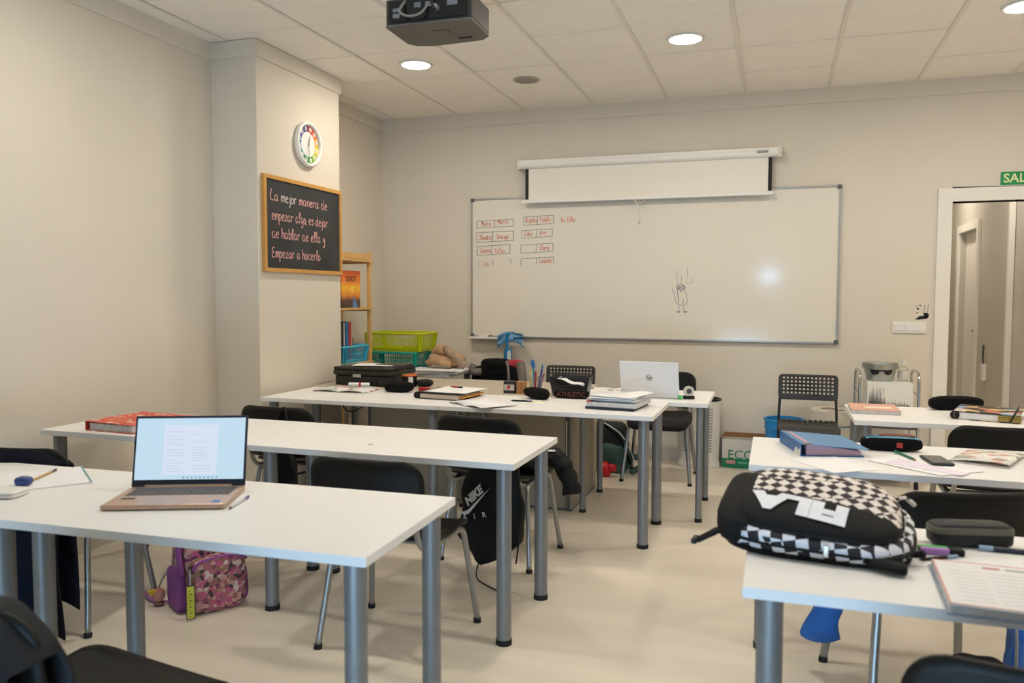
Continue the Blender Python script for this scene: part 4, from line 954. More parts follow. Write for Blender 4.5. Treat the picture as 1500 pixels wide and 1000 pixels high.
# ================================================================ far corner: coat, papers, jacket on a chair
t = thing('tan_coat', 'folded tan coat heaped on the corner table', 'coat', (-2.60, 6.17, TH+.038), -.1)
TAN = M('tan_fabric', (186, 152, 118), .9, var=.18, scale=9, bump=.3, bscale=30)
MB().sq((0, 0, .062), (.165, .13, .062), 1.0, .8, n=40, k=20, wob=.3, ws=8).jit(.012, 22).build('body', TAN, t, smooth=True)
MB().sq((-.05, .01, .12), (.11, .09, .05), 1.1, .9, n=40, k=20, wob=.35, ws=9, seed=5).jit(.012, 24).build('fold', TAN, t, smooth=True)
MB().tube([(.02, -.07, .15), (.09, -.1, .11), (.15, -.09, .06), (.2, -.07, .02)], .028, 12).jit(.014, 22).build('sleeve', M('grey_tan', (166, 144, 122), .9, var=.2), t, smooth=True)
MB().tube([(-.14, -.09, .03), (-.05, -.125, .05), (.09, -.115, .03)], .026, 12).jit(.014, 22).build('hem', TAN, t, smooth=True)
for k, (x, y, a, lab) in enumerate(((-2.64, 6.02, .1, 'stack of white papers under the tan coat'), (-2.60, 6.02, -.12, None), )):
    if lab:
        t = thing('paper_stack', lab, 'paper stack', (x, y, TH+E_), a)
        for i in range(4): MB().cbox((random.uniform(-.03, .03), random.uniform(-.02, .02), .004+i*.008), (.42, .28, .0076), random.uniform(-.06, .06)).build('paper_bundle', PAPER, t)
C12 = chair(-2.205, 6.02, PI, 'black stacking chair behind the desk under the grey and red jacket')
t = drape('grey_red_jacket', 'black jacket with grey sleeves and red lining over the chair behind the desk', (-2.205, 6.02, 0), PI, .42, .3, .28, BLACKFAB, .12, 3, M('red_lining', (168, 44, 56), .8), off=.03)
GJ = M('grey_sleeve', (120, 114, 108), .85, var=.15)
MB().sq((-.13, -.335, .775), (.085, .07, .045), .8, .8, wob=.3, ws=12).build('hood', M('red_lining'), t, smooth=True)
MB().sq((.03, -.335, .765), (.14, .08, .06), .8, .8, wob=.25, ws=10, seed=4).build('bulk', BLACKFAB, t, smooth=True)
MB().tube([(-.19, -.30, .79), (-.215, -.27, .7), (-.225, -.25, .55)], .04, 10).build('grey_sleeve', GJ, t, smooth=True)
MB().tube([(.19, -.22, .78), (.2, -.2, .72), (.12, -.2, .72)], .03, 10).build('grey_cuff', GJ, t, smooth=True)
MB().tube([(-.09, -.25, .81), (-.11, -.23, .74), (-.12, -.22, .6)], .012, 8).build('grey_piping', GJ, t, smooth=True)
# ================================================================ right front table
t = thing('checkered_backpack', 'black and white checkered backpack lying on the front right table', 'backpack', (.108, 2.165, TH+E_), -.13)
CK = checker('backpack_check', (232, 222, 216), (40, 26, 32), 42, (0, 0, .785)); CKS = checker('backpack_check_side', (226, 226, 232), (30, 26, 34), 36, (.1, .2, .1))
BKF = M('backpack_black', (20, 19, 20), .75, var=.15, bump=.2, bscale=200, spec=.25)
def sag(v): return Vector((v.x, v.y, v.z*(.87+.30*max(-1, min(1, v.y/.17))-.10*v.x/.22) if v.z > 0 else v.z))
def bp(mb, name, mat, **k): mb.v = [sag(v) for v in mb.v]; return mb.build(name, mat, t, smooth=True, **k)
bp(MB().sq((0, 0, .052), (.222, .17, .052), .5, .6, n=44, wob=.05, ws=9), 'main_body', CKS)
bp(MB().sq((-.175, .0, .066), (.066, .15, .068), .7, .7, n=32, wob=.06, ws=11), 'bottom_panel', BKF)
PCc, PD = (-.005, .005, .094), (.2, .155, .062)
def blk(p): return p.y <= -.045-.10*p.x or p.x < -.15
bp(MB().sq(PCc, PD, .7, .6, n=72, k=34, keep=lambda p: not blk(p) and p.z > .0), 'pocket_top', CK)
bp(MB().sq(PCc, PD, .7, .6, n=72, k=34, keep=lambda p: blk(p) and p.z > .0), 'front_panel', BKF)
bp(MB().sq(PCc, PD, .7, .6, n=72, k=34, keep=lambda p: p.z <= .0), 'pocket_side', CKS)
def ring_at(hx, hy, z, e=.6, n=36, r=.005, c=(0, 0)):
    sp = lambda w_: math.copysign(abs(w_)**e, w_)
    return MB().tube([(c[0]+hx*sp(math.cos(2*PI*i/n)), c[1]+hy*sp(math.sin(2*PI*i/n)), z) for i in range(n)], r, 8, close=True, sub=0)
bp(ring_at(.2, .156, .096, r=.006, c=(-.005, .005)), 'zip_band', BKF)
bp(ring_at(.223, .171, .05, r=.006), 'zip_band', BKF)
bp(ring_at(.21, .158, .011, r=.011), 'back_edge', BKF)
def ptop(x, y):
    ax, ay = abs(x-PCc[0])/PD[0], abs(y-PCc[1])/PD[1]; r = (ax**(2/.6)+ay**(2/.6))**(.6/2)
    return PCc[2]+PD[2]*max(0, 1-min(1, r)**(2/.7))**(.7/2)
tb = text_mb('FILA', .085, offset=.006, thick=.0)
LT = Matrix.Rotation(PI-.10, 4, 'Z')
bmx = bmesh.new(); vv = [bmx.verts.new(LT @ Vector((v.x*1.4, v.y, v.z))) for v in tb.v]
for f in tb.f:
    try: bmx.faces.new([vv[i] for i in f])
    except ValueError: pass
bmesh.ops.triangulate(bmx, faces=bmx.faces); bmesh.ops.subdivide_edges(bmx, edges=bmx.edges, cuts=3, use_grid_fill=True); bmx.verts.index_update()
lt = MB(); lt.add([Vector((v.co.x-.035, v.co.y-.082, ptop(v.co.x-.035, v.co.y-.082))) for v in bmx.verts], [tuple(v.index for v in f.verts) for f in bmx.faces]); bmx.free()
lt.v = [sag(v)+Vector((0, -.001, .004)) for v in lt.v]
lt.build('lettering', M('print_white', (235, 235, 240), .6), t)
MB().tube([(-.18, -.07, .03), (-.225, -.09, .03), (-.25, -.1, .018), (-.28, -.105, .0)], .018, 10, flat=.4, up=(0, 0, 1)).build('shoulder_strap', BKF, t, smooth=True)
MB().cbox((-.287, -.106, .0), (.014, .04, .014)).build('strap_buckle', BLACKPL, t, bevel=.003)
MB().tube([(.13, -.15, .016), (.17, -.17, .018), (.205, -.17, .014)], .022, 10, flat=.55, up=(0, 0, 1)).build('strap_end', BKF, t, smooth=True)
MB().tube([(.19, -.09, .03), (.23, -.075, .025), (.24, -.08, .03)], .009, 8).build('side_loop', BKF, t, smooth=True)
MB().cbox((.035, -.178, .035), (.012, .006, .03)).build('zip_pull', M('zip_silver', (196, 192, 180), .25, .8), t, bevel=.002)
MB().tube([(.17, .12, .10), (.2, .15, .105), (.225, .16, .085)], .006, 8).build('top_handle', CK, t, smooth=True)
pcc = PZ(1422, 803, TH)
t = pouch('pencil_case', 'black hard pencil case with a grey zip on the front right table', (pcc.x+.002, pcc.y+.03), .22, (.098, .033, .03), M('case_black', (28, 30, 34), .6, var=.1), .35, .3, 0, M('zip_taupe', (110, 104, 92), .5))
MB().sq((0, 0, .042), (.099, .034, .012), .4, .3).build('zip_band', M('zip_taupe'), t, smooth=True)
def marker_pen(label, pa, pb, col, z=TH, r=.0075):
    A, Bq = PZ(*pa, z), PZ(*pb, z); return pen(label, Bq, A, r, M('hl_%d_%d_%d' % col, col, .4), BLACKPL, 'highlighter', M('hl_%d_%d_%d' % col), z)
A, Bq = PZ(1355, 812, TH), PZ(1413, 816, TH); v = (Bq-A); a = math.atan2(v.y, v.x)
for lab, col, dy in (('purple highlighter with a black cap in front of the hard pencil case', (186, 132, 206), .006), ('green highlighter with a black cap behind the purple one', (88, 196, 104), .0235)):
    c = (A+Bq)/2; t = thing('highlighter', lab, 'marker', (c.x-math.sin(a)*dy, c.y+math.cos(a)*dy, TH+E_), a)
    MB().box(-.055, .012, -.008, .008, 0, .016).build('body', M('hl_%d_%d_%d' % col, col, .4), t, bevel=.003); MB().box(.012, .045, -.0082, .0082, 0, .0165).build('cap', BLACKPL, t, bevel=.003)
pen('black pen with a pale blue cap at the right picture edge', PZ(1560, 818, TH), PZ(1434, 806, TH), .0065, M('pen_black_blue', (26, 42, 62), .4), M('pen_palecap', (150, 178, 206), .4))
pen('thin black pen lying behind the open textbook', PZ(1346, 822, TH), PZ(1402, 817, TH), .004, BLACKPL, BLACKPL, cap=M('pen_palecap'))
A, Bq = PZ(1364, 820, TH+.019), PZ(1391, 886, TH+.019); v = A-Bq; a = math.atan2(v.y, v.x)-PI/2
t = thing('open_textbook', 'open textbook in a clear plastic cover at the right picture edge', 'book', (Bq.x, Bq.y, TH+E_), a)
MB().box(-.004, .46, -.004, .312, 0, .003).build('plastic_cover', M('cover_bluegrey', (150, 166, 182), .15, coat=.5), t)
MB().box(.002, .21, .002, .305, .0032, .018).box(.212, .42, .002, .305, .0032, .018).build('page_block', PAPERG, t)
MB().box(.002, .42, .0, .012, .0182, .0192).build('cover_strip', M('cover_bluegrey'), t)
PGW = M('page_white', (232, 230, 230), .6, var=.01)
MB().box(.003, .209, .013, .304, .0182, .0188).box(.213, .419, .013, .304, .0182, .0188).build('page', PGW, t)
b = MB()
b.box(.003, .0055, .013, .304, .0189, .0192).box(.003, .42, .013, .0155, .0189, .0192).box(.003, .42, .30, .303, .0189, .0192); b.build('red_margin', M('margin_red', (222, 120, 108), .6), t)
b = MB()
for r in range(9): b.box(.03, .09, .04+r*.024, .042+r*.024, .0189, .0191).box(.1, .19, .04+r*.024, .042+r*.024, .0189, .0191)
b.build('text_lines', M('text_grey', (206, 204, 204), .6), t); MB().box(.10, .135, .268, .278, .0189, .0192).build('red_heading', M('heading_red', (176, 70, 70), .6), t); MB().box(.145, .19, .27, .276, .0189, .0192).build('heading_text', DARKGR, t)

# ================================================================ right middle table
A, Bq, Cq = PZ(1121, 650, TH), PZ(1174, 668, TH), PZ(1263, 668, TH)
t = thing('blue_binder', 'worn blue lever arch binder on the right middle table', 'binder', ((.10+.32)/2-.03, 3.52, TH+E_), .25)
BL1 = M('binder_blue', (96, 140, 184), .5, var=.05); BL2 = M('binder_spine', (30, 96, 158), .45, var=.15, scale=25)
w, d, h = .24, .315, .05
MB().box(-w/2, w/2, -d/2, d/2, 0, .003).build('bottom_cover', BL2, t); MB().add([(-w/2, -d/2, h-.003), (w/2+.02, -d/2, .028), (w/2+.02, d/2, .028), (-w/2, d/2, h-.003), (-w/2, -d/2, h), (w/2+.02, -d/2, .031), (w/2+.02, d/2, .031), (-w/2, d/2, h)], [(0, 3, 2, 1), (4, 5, 6, 7), (0, 1, 5, 4), (1, 2, 6, 5), (2, 3, 7, 6), (3, 0, 4, 7)]).build('top_cover', BL1, t)
MB().box(-w/2-.004, -w/2, -d/2, d/2, 0, h).build('spine', BL2, t, bevel=.001)
MB().add([(-w/2-.0046, -d/2, 0), (-w/2-.0046, -d/2+.1, 0), (-w/2-.0046, -d/2+.06, .03), (-w/2-.0046, -d/2+.03, .02), (-w/2-.0046, -d/2, .035)], [(0, 1, 2, 3, 4)]).build('worn_patch', M('worn_white', (216, 214, 210), .8), t)
MB().add([(-w/2+.02, -d/2+.006, .004), (w/2-.01, -d/2+.006, .004), (w/2-.01, -d/2+.006, .022), (-w/2+.02, -d/2+.006, .05), (-w/2+.02, d/2-.006, .004), (w/2-.01, d/2-.006, .004), (w/2-.01, d/2-.006, .022), (-w/2+.02, d/2-.006, .05)], [(0, 1, 2, 3), (7, 6, 5, 4), (0, 4, 5, 1), (1, 5, 6, 2), (2, 6, 7, 3), (3, 7, 4, 0)]).build('paper_block', M('pinkish_pages', (176, 150, 170), .8, var=.2, scale=60, stretch=(.05, .05, 2)), t)
MB().box(-w/2+.01, -w/2+.04, -d/2, -d/2+.03, h-.0025, h+.001).build('metal_corner', M('worn_metal', (150, 140, 122), .4, .5), t)
sheet('white sheet hanging over the edge of the right middle table', [(.06, 3.26), (.205, 3.055), (.36, 3.16), (.23, 3.37)], TH+E_, PAPER, .0012)
sheet('white sheet lying under the smartphone', [(.34, 3.33), (.56, 3.12), (.72, 3.25), (.48, 3.5)], TH+E_+.0014, PAPER, .0012)
sheet('white sheet with a lilac edge in front of the smartphone', [(.40, 3.30), (.62, 3.135), (.66, 3.18), (.46, 3.4)], TH+E_+.0028, M('paper_lilac', (232, 222, 236), .7, var=.01), .001)
t = pouch('pencil_case', 'black pencil case with a light blue zip on the right middle table', (.455, 3.585), .06, (.118, .034, .03), BLACKFAB, .6, .5, .05, M('zip_blue', (110, 178, 204), .5), seed=6)
MB().tube([(-.1, -.02, .05), (-.04, -.022, .056), (.05, -.022, .056), (.1, -.015, .05)], .0045, 8).build('blue_trim', M('zip_blue'), t, smooth=True)
MB().sq((.02, .0, .061), (.07, .02, .008), .8, .8).build('open_lining', M('brown_lining', (120, 74, 60), .8), t, smooth=True)
MB().cbox((.025, -.0355, .028), (.022, .003, .02)).build('red_badge', M('badge_red', (180, 60, 60), .5), t)
pen('green fountain pen lying beside the smartphone', PZ(1342, 677, TH), PZ(1311, 664, TH), .005, M('pen_green', (24, 110, 78), .4), M('pen_gold', (190, 150, 80), .3, .7), cap=M('pen_green'), z=TH+.003)
loc, rz, w = base2((1361, 689), (1395, 688), .15, TH)
t = thing('smartphone', 'dark smartphone in a black case on the right middle table', 'phone', (.587, 3.375, TH+E_+.0042), .13)
MB().box(-.04, .04, -.078, .078, 0, .0095).build('case', M('phone_case', (40, 44, 56), .5), t, bevel=.004); MB().box(-.035, .035, -.072, .072, .0094, .0102).build('screen', M('phone_screen', (74, 74, 78), .25), t)
MAGR = patches('comic_print', [(232, 228, 224), (236, 232, 226), (232, 226, 220), (236, 232, 228), (206, 150, 130), (230, 224, 214), (170, 176, 160)], 30, .5)
t = thing('magazine', 'printed booklet with small pictures at the right end of the middle table', 'magazine', (.785, 3.50, TH+E_), -.42)
MB().box(-.1, .1, -.14, .14, 0, .004).build('pages', PAPERG, t)
MB().grid(lambda u, v: Vector((-.1+u*.2, -.14+v*.28, .006+.012*math.sin(u*2.4))), 10, 2).build('top_page', MAGR, t, smooth=True, solid=.002)
MB().box(-.101, -.097, -.14, .14, .003, .006).build('orange_edge', M('edge_salmon', (216, 150, 128), .6), t)

# ================================================================ right rear table
q1, q2 = PZ(1236, 607, TH), PZ(1306, 610, TH)
t = thing('pink_notebook', 'peach pink notebook with a white label on the right rear table', 'notebook', ((.42+.65)/2-.02, 4.80, TH+E_), 0)
MB().box(-.12, .12, -.14, .14, 0, .02).build('pages', PAPERG, t, bevel=.001); MB().box(-.122, .122, -.142, .142, .0202, .0225).build('cover', M('peach', (222, 170, 150), .5), t)
MB().box(-.05, .09, -.05, .02, .0227, .023).build('label', M('label_cream', (238, 222, 204), .6), t)
pouch('pencil_case', 'long black pencil case behind the sticker-covered binder', (.95, 5.0), .22, (.14, .042, .038), BLACKFAB, .6, .45, .1, seed=12)
STK2 = patches('stickers', [(58, 54, 46), (58, 54, 46), (200, 120, 100), (58, 54, 46), (226, 190, 130), (150, 170, 200), (58, 54, 46), (214, 206, 196)], 17, .35)
t = binder('sticker_binder', 'thick dark binder covered in stickers on the right rear table', (1.06, 4.72, TH+E_), -.30, .29, .30, .045, STK2, PAPER)
MB().cyl((-.142, -.15, .022), (-.142, .15, .022), .022, 14).build('round_spine', BLACKPL, t)
MB().box(.05, .148, -.153, -.14, .006, .036).build('coloured_dividers', M('divider_mix', (150, 130, 60), .6, var=.6, scale=120, stretch=(.05, .05, 3)), t)
MB().tube([(.10, -.156, .005), (.11, -.157, .022), (.12, -.154, .047), (.12, .15, .047)], .004, 6, sub=0).build('elastic_band', BLACKRUB, t)

# ================================================================ trolley by the door and what it carries
t = thing('chrome_trolley', 'chrome tube trolley beside the doorway', 'trolley', (.757, 6.33, 0))
for sx in (-1, 1):
    x = sx*.19
    MB().tube([(x, -.17, .03), (x, -.17, .4), (x, -.17, .74), (x, -.14, .80), (x, -.08, .82), (x, .08, .82), (x, .14, .80), (x, .17, .74), (x, .17, .4), (x, .17, .03)], .0105, 8, sub=4).build('hoop', CHROME, t, smooth=True)
    for y in (-.17, .17): MB().cyl((x-.012, y, .025), (x+.012, y, .025), .025, 16).build('castor', BLACKRUB, t)
    MB().cyl((x, -.17, .66), (x, .17, .66), .007, 8).build('side_bar', CHROME, t)
for z in (.12, .42):
    MB().box(-.18, .18, -.165, .165, z, z+.012).build('shelf', M('smoke_glass', (150, 152, 150), .15), t)
    MB().tube([(-.185, -.17, z+.006), (.185, -.17, z+.006), (.185, .17, z+.006), (-.185, .17, z+.006)], .007, 8, close=True, sub=0).build('shelf_rail', DARKGR, t)
t = thing('white_box', 'white box with a black printed skyline on the chrome trolley', 'box', (.765, 6.31, .4335))
MB().box(-.147, .147, -.15, .15, 0, .31).build('carton', WHITEPL, t, bevel=.002)
b = MB(); random.seed(21)
for k in range(34):
    x = -.135+k*.0078; hgt = max(.012, .12*math.exp(-((k-4)/9)**2)+random.uniform(-.02, .03)); b.add([(x-.004, -.1506, .14), (x+.004, -.1506, .14), (x+random.uniform(-.003, .003), -.1506, .16+hgt)], [(0, 1, 2)])
b.box(-.13, .13, -.1507, -.1505, .12, .15)
b.build('skyline_print', STK, t)
b = MB()
for (x0, x1, z0, z1) in ((-.068, -.04, .23, .232), (-.068, -.04, .268, .27), (-.068, -.066, .23, .27), (-.042, -.04, .23, .27)): b.box(x0, x1, -.1507, -.1502, z0, z1)
b.build('window_print', DARKGR, t)
t = thing('metal_bucket', 'galvanised metal bucket wearing black sunglasses on the white box', 'bucket', (.715, 6.33, .7442))
GAL = M('galvanised', (176, 180, 176), .35, .75, var=.08, scale=14)
MB().lathe([(0, 0), (.088, 0), (.116, .12), (.12, .122), (.12, .128), (.113, .126), (.085, .004), (0, .004)], n=36).build('pail', GAL, t, smooth=False)
for sx in (-1, 1): MB().cbox((sx*.118, 0, .1), (.008, .03, .03)).build('ear', GAL, t)
g = MB()
for sx in (-1, 1): g.add([(sx*.012, -.108, .083), (sx*.072, -.085, .085), (sx*.064, -.085, .058), (sx*.045, -.098, .047), (sx*.022, -.106, .052)], [(0, 1, 2, 3, 4)])
g.add([(-.013, -.109, .082), (.013, -.109, .082), (.013, -.109, .075), (-.013, -.109, .075)], [(0, 1, 2, 3)])
g.build('sunglasses', BLACKGL, t, solid=.004)
t = thing('sanitiser_bottle', 'clear pump bottle of hand sanitiser beside the metal bucket', 'bottle', (.872, 6.36, .7442))
MB().lathe([(0, 0), (.034, 0), (.036, .008), (.036, .08), (.028, .098), (.012, .108), (.012, .115), (0, .115)]).build('bottle', CLEAR, t, smooth=True)
MB().lathe([(0, .115), (.014, .115), (.014, .13), (.005, .132), (.005, .15), (0, .15)]).cbox((0, -.015, .152), (.014, .045, .01)).build('pump', WHITEPL, t)
MB().lathe([(.0365, .02), (.0368, .02), (.0368, .07), (.0365, .07)], n=24).build('label', M('bottle_label', (214, 214, 208), .5), t)

# ================================================================ along the far wall
t = thing('cream_bin', 'cream lidded bin with a blue rim line behind the perforated chair', 'bin', (.40, 6.42, 0))
CRM = M('cream_bin', (216, 208, 192), .45, var=.02)
MB().lathe([(0, 0), (.13, 0), (.155, .40), (0, .40)], n=36).build('body', CRM, t, smooth=False); MB().lathe([(.156, .392), (.159, .392), (.159, .402), (.156, .402)], n=36).build('blue_line', M('line_blue', (60, 130, 160), .4), t)
MB().lathe([(0, .403), (.16, .403), (.164, .43), (.15, .50), (.14, .51), (0, .515)], n=36).build('lid', CRM, t, smooth=False); MB().cbox((.05, -.09, .513), (.06, .03, .006)).build('lid_badge', M('badge_brown', (120, 100, 84), .5), t); MB().tube([(-.07, -.03, .514), (-.02, -.06, .523), (.03, -.05, .514)], .006, 8).build('lid_handle', M('handle_taupe', (160, 140, 124), .5), t, smooth=True)
t = thing('blue_tub', 'bright blue plastic tub on the floor beside the perforated chair', 'tub', (.065, 6.36, 0))
MB().lathe([(0, 0), (.105, 0), (.14, .41), (.148, .415), (.148, .43), (.134, .43), (.1, .006), (0, .006)], n=36).build('tub', M('tub_blue', (40, 140, 206), .4, var=.08), t, smooth=False)
MB().tube([(math.cos(a)*.141, math.sin(a)*.141, .36) for a in [2*PI*i/24 for i in range(24)]], .004, 6, close=True, sub=0).build('rib', M('tub_blue'), t)
t = thing('paper_bin', 'tall white perforated waste bin with a black liner by the far wall', 'bin', (-.573, 6.475, 0))
PBW = M('bin_white', (222, 218, 210), .45, var=.015)
MB().lathe([(0, 0), (.166, 0), (.168, .02), (.166, .03), (.158, .06), (.17, .53), (.164, .53), (.152, .06), (0, .05)], n=40, sy=.8).build('shell', PBW, t, smooth=False)
dots = MB()
for r in range(16):
    for k in range(9):
        for side in (-1, 1):
            a = -PI/2+side*.5+(k-4)*.055; z = .14+r*.022; rr = .158+.012*(z-.06)/.47+.0008
            dots.add([(math.cos(a+da)*rr, math.sin(a+da)*rr*.8, z+dz) for da, dz in ((-.019, -.006), (.019, -.006), (.019, .006), (-.019, .006))], [(0, 1, 2, 3)])
dots.build('perforations', M('hole_grey', (120, 116, 110), .7), t)
MB().lathe([(.14, .50), (.172, .532), (.176, .545), (.168, .548), (.13, .50), (0, .48)], n=36, sy=.8).build('liner', BLACKGL, t, smooth=False)
t = thing('cardboard_carton', 'open white and green ECO paper carton on the floor by the far wall', 'box', (-.20, 6.565, 0))
CWB = M('carton_white', (214, 208, 198), .6, var=.02); GRN = M('carton_green', (20, 128, 84), .5)
for (x0, x1, y0, y1) in ((-.19, .19, -.075, -.071), (-.19, .19, .063, .067), (-.19, -.186, -.071, .063), (.186, .19, -.071, .063)): MB().box(x0, x1, y0, y1, 0, .225).build('side', CWB, t)
MB().box(-.186, .186, -.071, .063, .001, .005).build('bottom', CARD, t)
MB().add([(-.19, .063, .225), (.19, .063, .225), (.185, .055, .262), (-.185, .055, .262)], [(0, 1, 2, 3)]).build('flap', CARD, t, solid=.003); MB().add([(-.19, -.071, .225), (-.19, .063, .225), (-.2, .05, .25), (-.2, -.06, .25)], [(0, 1, 2, 3)]).build('flap', CARD, t, solid=.003)
MB().box(-.192, .192, -.0765, -.075, 0, .075).box(-.1915, -.19, -.075, .066, 0, .075).build('green_band', GRN, t)
text_mb('ECO', .1, align='LEFT').xf(Matrix(((1, 0, 0, -.15), (0, 0, -1, -.0757), (0, 1, 0, .103), (0, 0, 0, 1)))).build('lettering', GRN, t)
MB().box(-.16, -.09, -.0772, -.0766, .034, .06).build('pink_label', M('label_pink', (222, 150, 150), .5), t); MB().box(-.07, .0, -.0772, -.0766, .04, .05).build('pale_print', M('print_mint', (120, 190, 160), .5), t)
# green backpack on the floor behind the desk
t = thing('green_backpack', 'dark green backpack with black straps on the floor behind the desk', 'backpack', (-1.19, 6.12, 0), .2)
GRB = M('bag_green', (58, 86, 76), .8, var=.2, bump=.2, bscale=60)
MB().sq((-.03, 0, .19), (.16, .11, .19), .6, .7, wob=.15, ws=7).build('body', M('bag_dark', (30, 36, 36), .8, var=.2), t, smooth=True)
MB().sq((.0, -.1, .11), (.14, .06, .11), .7, .7, wob=.15, ws=9, seed=2).build('front_pocket', GRB, t, smooth=True)
MB().tube([(-.06, -.1, .36), (.04, -.15, .28), (.09, -.17, .18), (.13, -.17, .08)], .014, 8, flat=.5).build('strap', BLACKFAB, t, smooth=True)
MB().tube([(-.07, -.08, .38), (.05, -.14, .31), (.12, -.15, .2), (.16, -.15, .1)], .004, 6).build('white_piping', WHITEPL, t, smooth=True)
MB().tube([(.13, -.16, .02), (.2, -.17, .06), (.2, -.14, .12), (.14, -.12, .13)], .022, 8).build('strap_loop', GRB, t, smooth=True)
t = thing('red_pouch', 'small bright red pouch on the floor beside the green backpack', 'pouch', (-1.20, 5.87, 0), .2)
MB().sq((0, 0, .055), (.045, .035, .05), .7, .8, wob=.4, ws=18, seed=3).build('body', M('bright_red', (200, 24, 30), .5), t, smooth=True); MB().sq((.05, -.02, .07), (.03, .025, .03), .8, .8, wob=.3, ws=20).build('flap', M('bright_red'), t, smooth=True)

# ================================================================ clothes and bags on the chairs
C6.location = (-2.83, 2.60, 0); C6.rotation_euler.z = .13
C9.location = (.482, 2.984, 0); C9.rotation_euler.z = .283
drape('navy_jacket', 'dark navy jacket hung over the chair by the left wall', (-2.83, 2.60, 0), .13, .44, .60, .68, NAVY, .05, 1, off=.012, top=.768, flare=.18, tail=False)
drape('dark_coat', 'dark coat hung over the chair nearest the camera', tuple(C5.location), C5.rotation_euler.z, .47, .34, .45, M('coat_dark', (18, 20, 26), .8, var=.25, bump=.2, bscale=60), .09, 6, off=.022)
# sports bag behind the bare table
t = thing('black_sports_bag', 'black drawstring sports bag with a white swoosh hanging from the chair', 'bag', (-1.245, 3.475, 0), -.12)
BAGB = M('bag_nylon', (11, 11, 12), .55, spec=.25, var=.2, bump=.25, bscale=25)
def bag(u, v):
    a = 2*PI*u; z = .11+.53*v; wv = .165*(1-.35*max(0, v-.55)/.45)*(.45+.55*min(1, v/.22)**.6); dp = .05*(1-.6*v)+.012
    x = wv*math.copysign(abs(math.cos(a))**.7, math.cos(a)); y = dp*math.copysign(abs(math.sin(a))**.8, math.sin(a))
    k = mnoise.noise(Vector((x*9, y*9, z*7)))*.018
    return Vector((x+k+.03*(v-.5), y+k, z+(.06*abs(x)/.165 if v < .2 else 0)*(1-v/.2)))
MB().grid(bag, 40, 24).build('sack', BAGB, t, smooth=True)
MB().tube([(.0, -.005, .60), (.02, .03, .66), (.02, .07, .69), (0, .09, .66)], .02, 8).build('gathered_top', BAGB, t, smooth=True)
MB().tube([(.08, -.03, .6), (.12, -.04, .42), (.15, -.03, .25), (.13, -.01, .12)], .004, 6).build('drawstring', BLACKRUB, t, smooth=True)
MB().tube([(-.06, .0, .12), (-.07, -.02, .03), (.02, -.05, .006), (.07, -.07, .006)], .0035, 6).build('drawstring', BLACKRUB, t, smooth=True)
PW = M('print_offwhite', (212, 210, 206), .6)
def onbag(mb, ox, oz, rot): return mb.xf(Matrix.Translation((ox, -.078, oz)) @ Matrix.Rotation(-rot, 4, 'Y') @ Matrix.Rotation(PI/2, 4, 'X'))
onbag(text_mb('NIKE', .05, shear=.3, offset=.0025), -.055, .43, .75).build('lettering', PW, t)
onbag(MB().prism([(-.1, .0), (-.085, -.022), (-.06, -.025), (.1, .03), (-.055, -.008), (-.075, -.006)], 0, .001), -.04, .40, .55).build('swoosh', PW, t)
for k, ch in enumerate('AIR'): onbag(text_mb(ch, .035), -.1+k*.05, .325+k*.012, .25).build('lettering', PW, t)
t = thing('black_jacket', 'black padded jacket sleeve hanging off the seat behind the sports bag', 'jacket', (-1.06, 3.98, 0), 0)
PUF = M('puffer_black', (12, 12, 12), .65, spec=.25, var=.25, bump=.3, bscale=30)
MB().sq((-.22, -.03, .505), (.2, .15, .045), .7, .7, wob=.2, ws=9).jit(.015, 20).build('body', PUF, t, smooth=True)
MB().tube([(-.1, -.08, .53), (-.02, -.1, .54), (.05, -.1, .50), (.085, -.1, .43), (.095, -.1, .36)], .046, 16, sub=8).jit(.02, 22).build('sleeve', PUF, t, smooth=True)
MB().cbox((.0, -.13, .575), (.035, .02, .006), .3).build('reflective_tag', WHITEPL, t)
t = thing('small_black_bag', 'small black bag hanging from the chair in front of the pillar', 'bag', (-2.43, 3.545, 0), -.03)
MB().sq((0, 0, .42), (.085, .045, .16), .6, .6, wob=.15, ws=10, seed=4).build('sack', BAGB, t, smooth=True); MB().tube([(-.04, 0, .56), (-.03, .01, .7), (.0, .03, .765), (.03, .01, .7), (.04, 0, .56)], .008, 8).build('strap', BAGB, t, smooth=True)
MB().tube([(.07, -.02, .5), (.1, -.02, .44), (.16, -.02, .45)], .006, 6).build('cord', BLACKRUB, t, smooth=True)
# pink school bag under the foreground table
t = thing('pink_school_bag', 'pink and purple patterned school bag on the floor under the foreground table', 'backpack', (-2.345, 2.875, 0), 1.0)
PKB = patches('pink_print', [(150, 92, 92), (188, 140, 128), (120, 60, 84), (196, 150, 140), (60, 44, 52), (206, 186, 176), (168, 96, 112), (140, 100, 80), (184, 84, 120)], 58, .5, coat=.2)
PUR = M('bag_purple', (140, 72, 140), .6, var=.12, bump=.15, bscale=60)
MB().sq((0, 0.03, .185), (.135, .11, .185), .42, .5, wob=.08, ws=8).build('body', PKB, t, smooth=True)
MB().sq((.0, -.09, .12), (.12, .05, .12), .4, .45, wob=.06, ws=10, seed=3).build('front_pocket', PKB, t, smooth=True)
MB().sq((-.135, .02, .09), (.025, .09, .09), .5, .6, wob=.1, ws=12).build('side_pocket', PUR, t, smooth=True); MB().sq((.13, .0, .08), (.022, .07, .08), .5, .6, wob=.1, ws=12).build('side_pocket', PUR, t, smooth=True)
MB().tube([(-.115, -.135, .2), (-.08, -.14, .235), (.05, -.14, .24), (.115, -.13, .21)], .006, 8).build('pocket_zip', PUR, t, smooth=True)
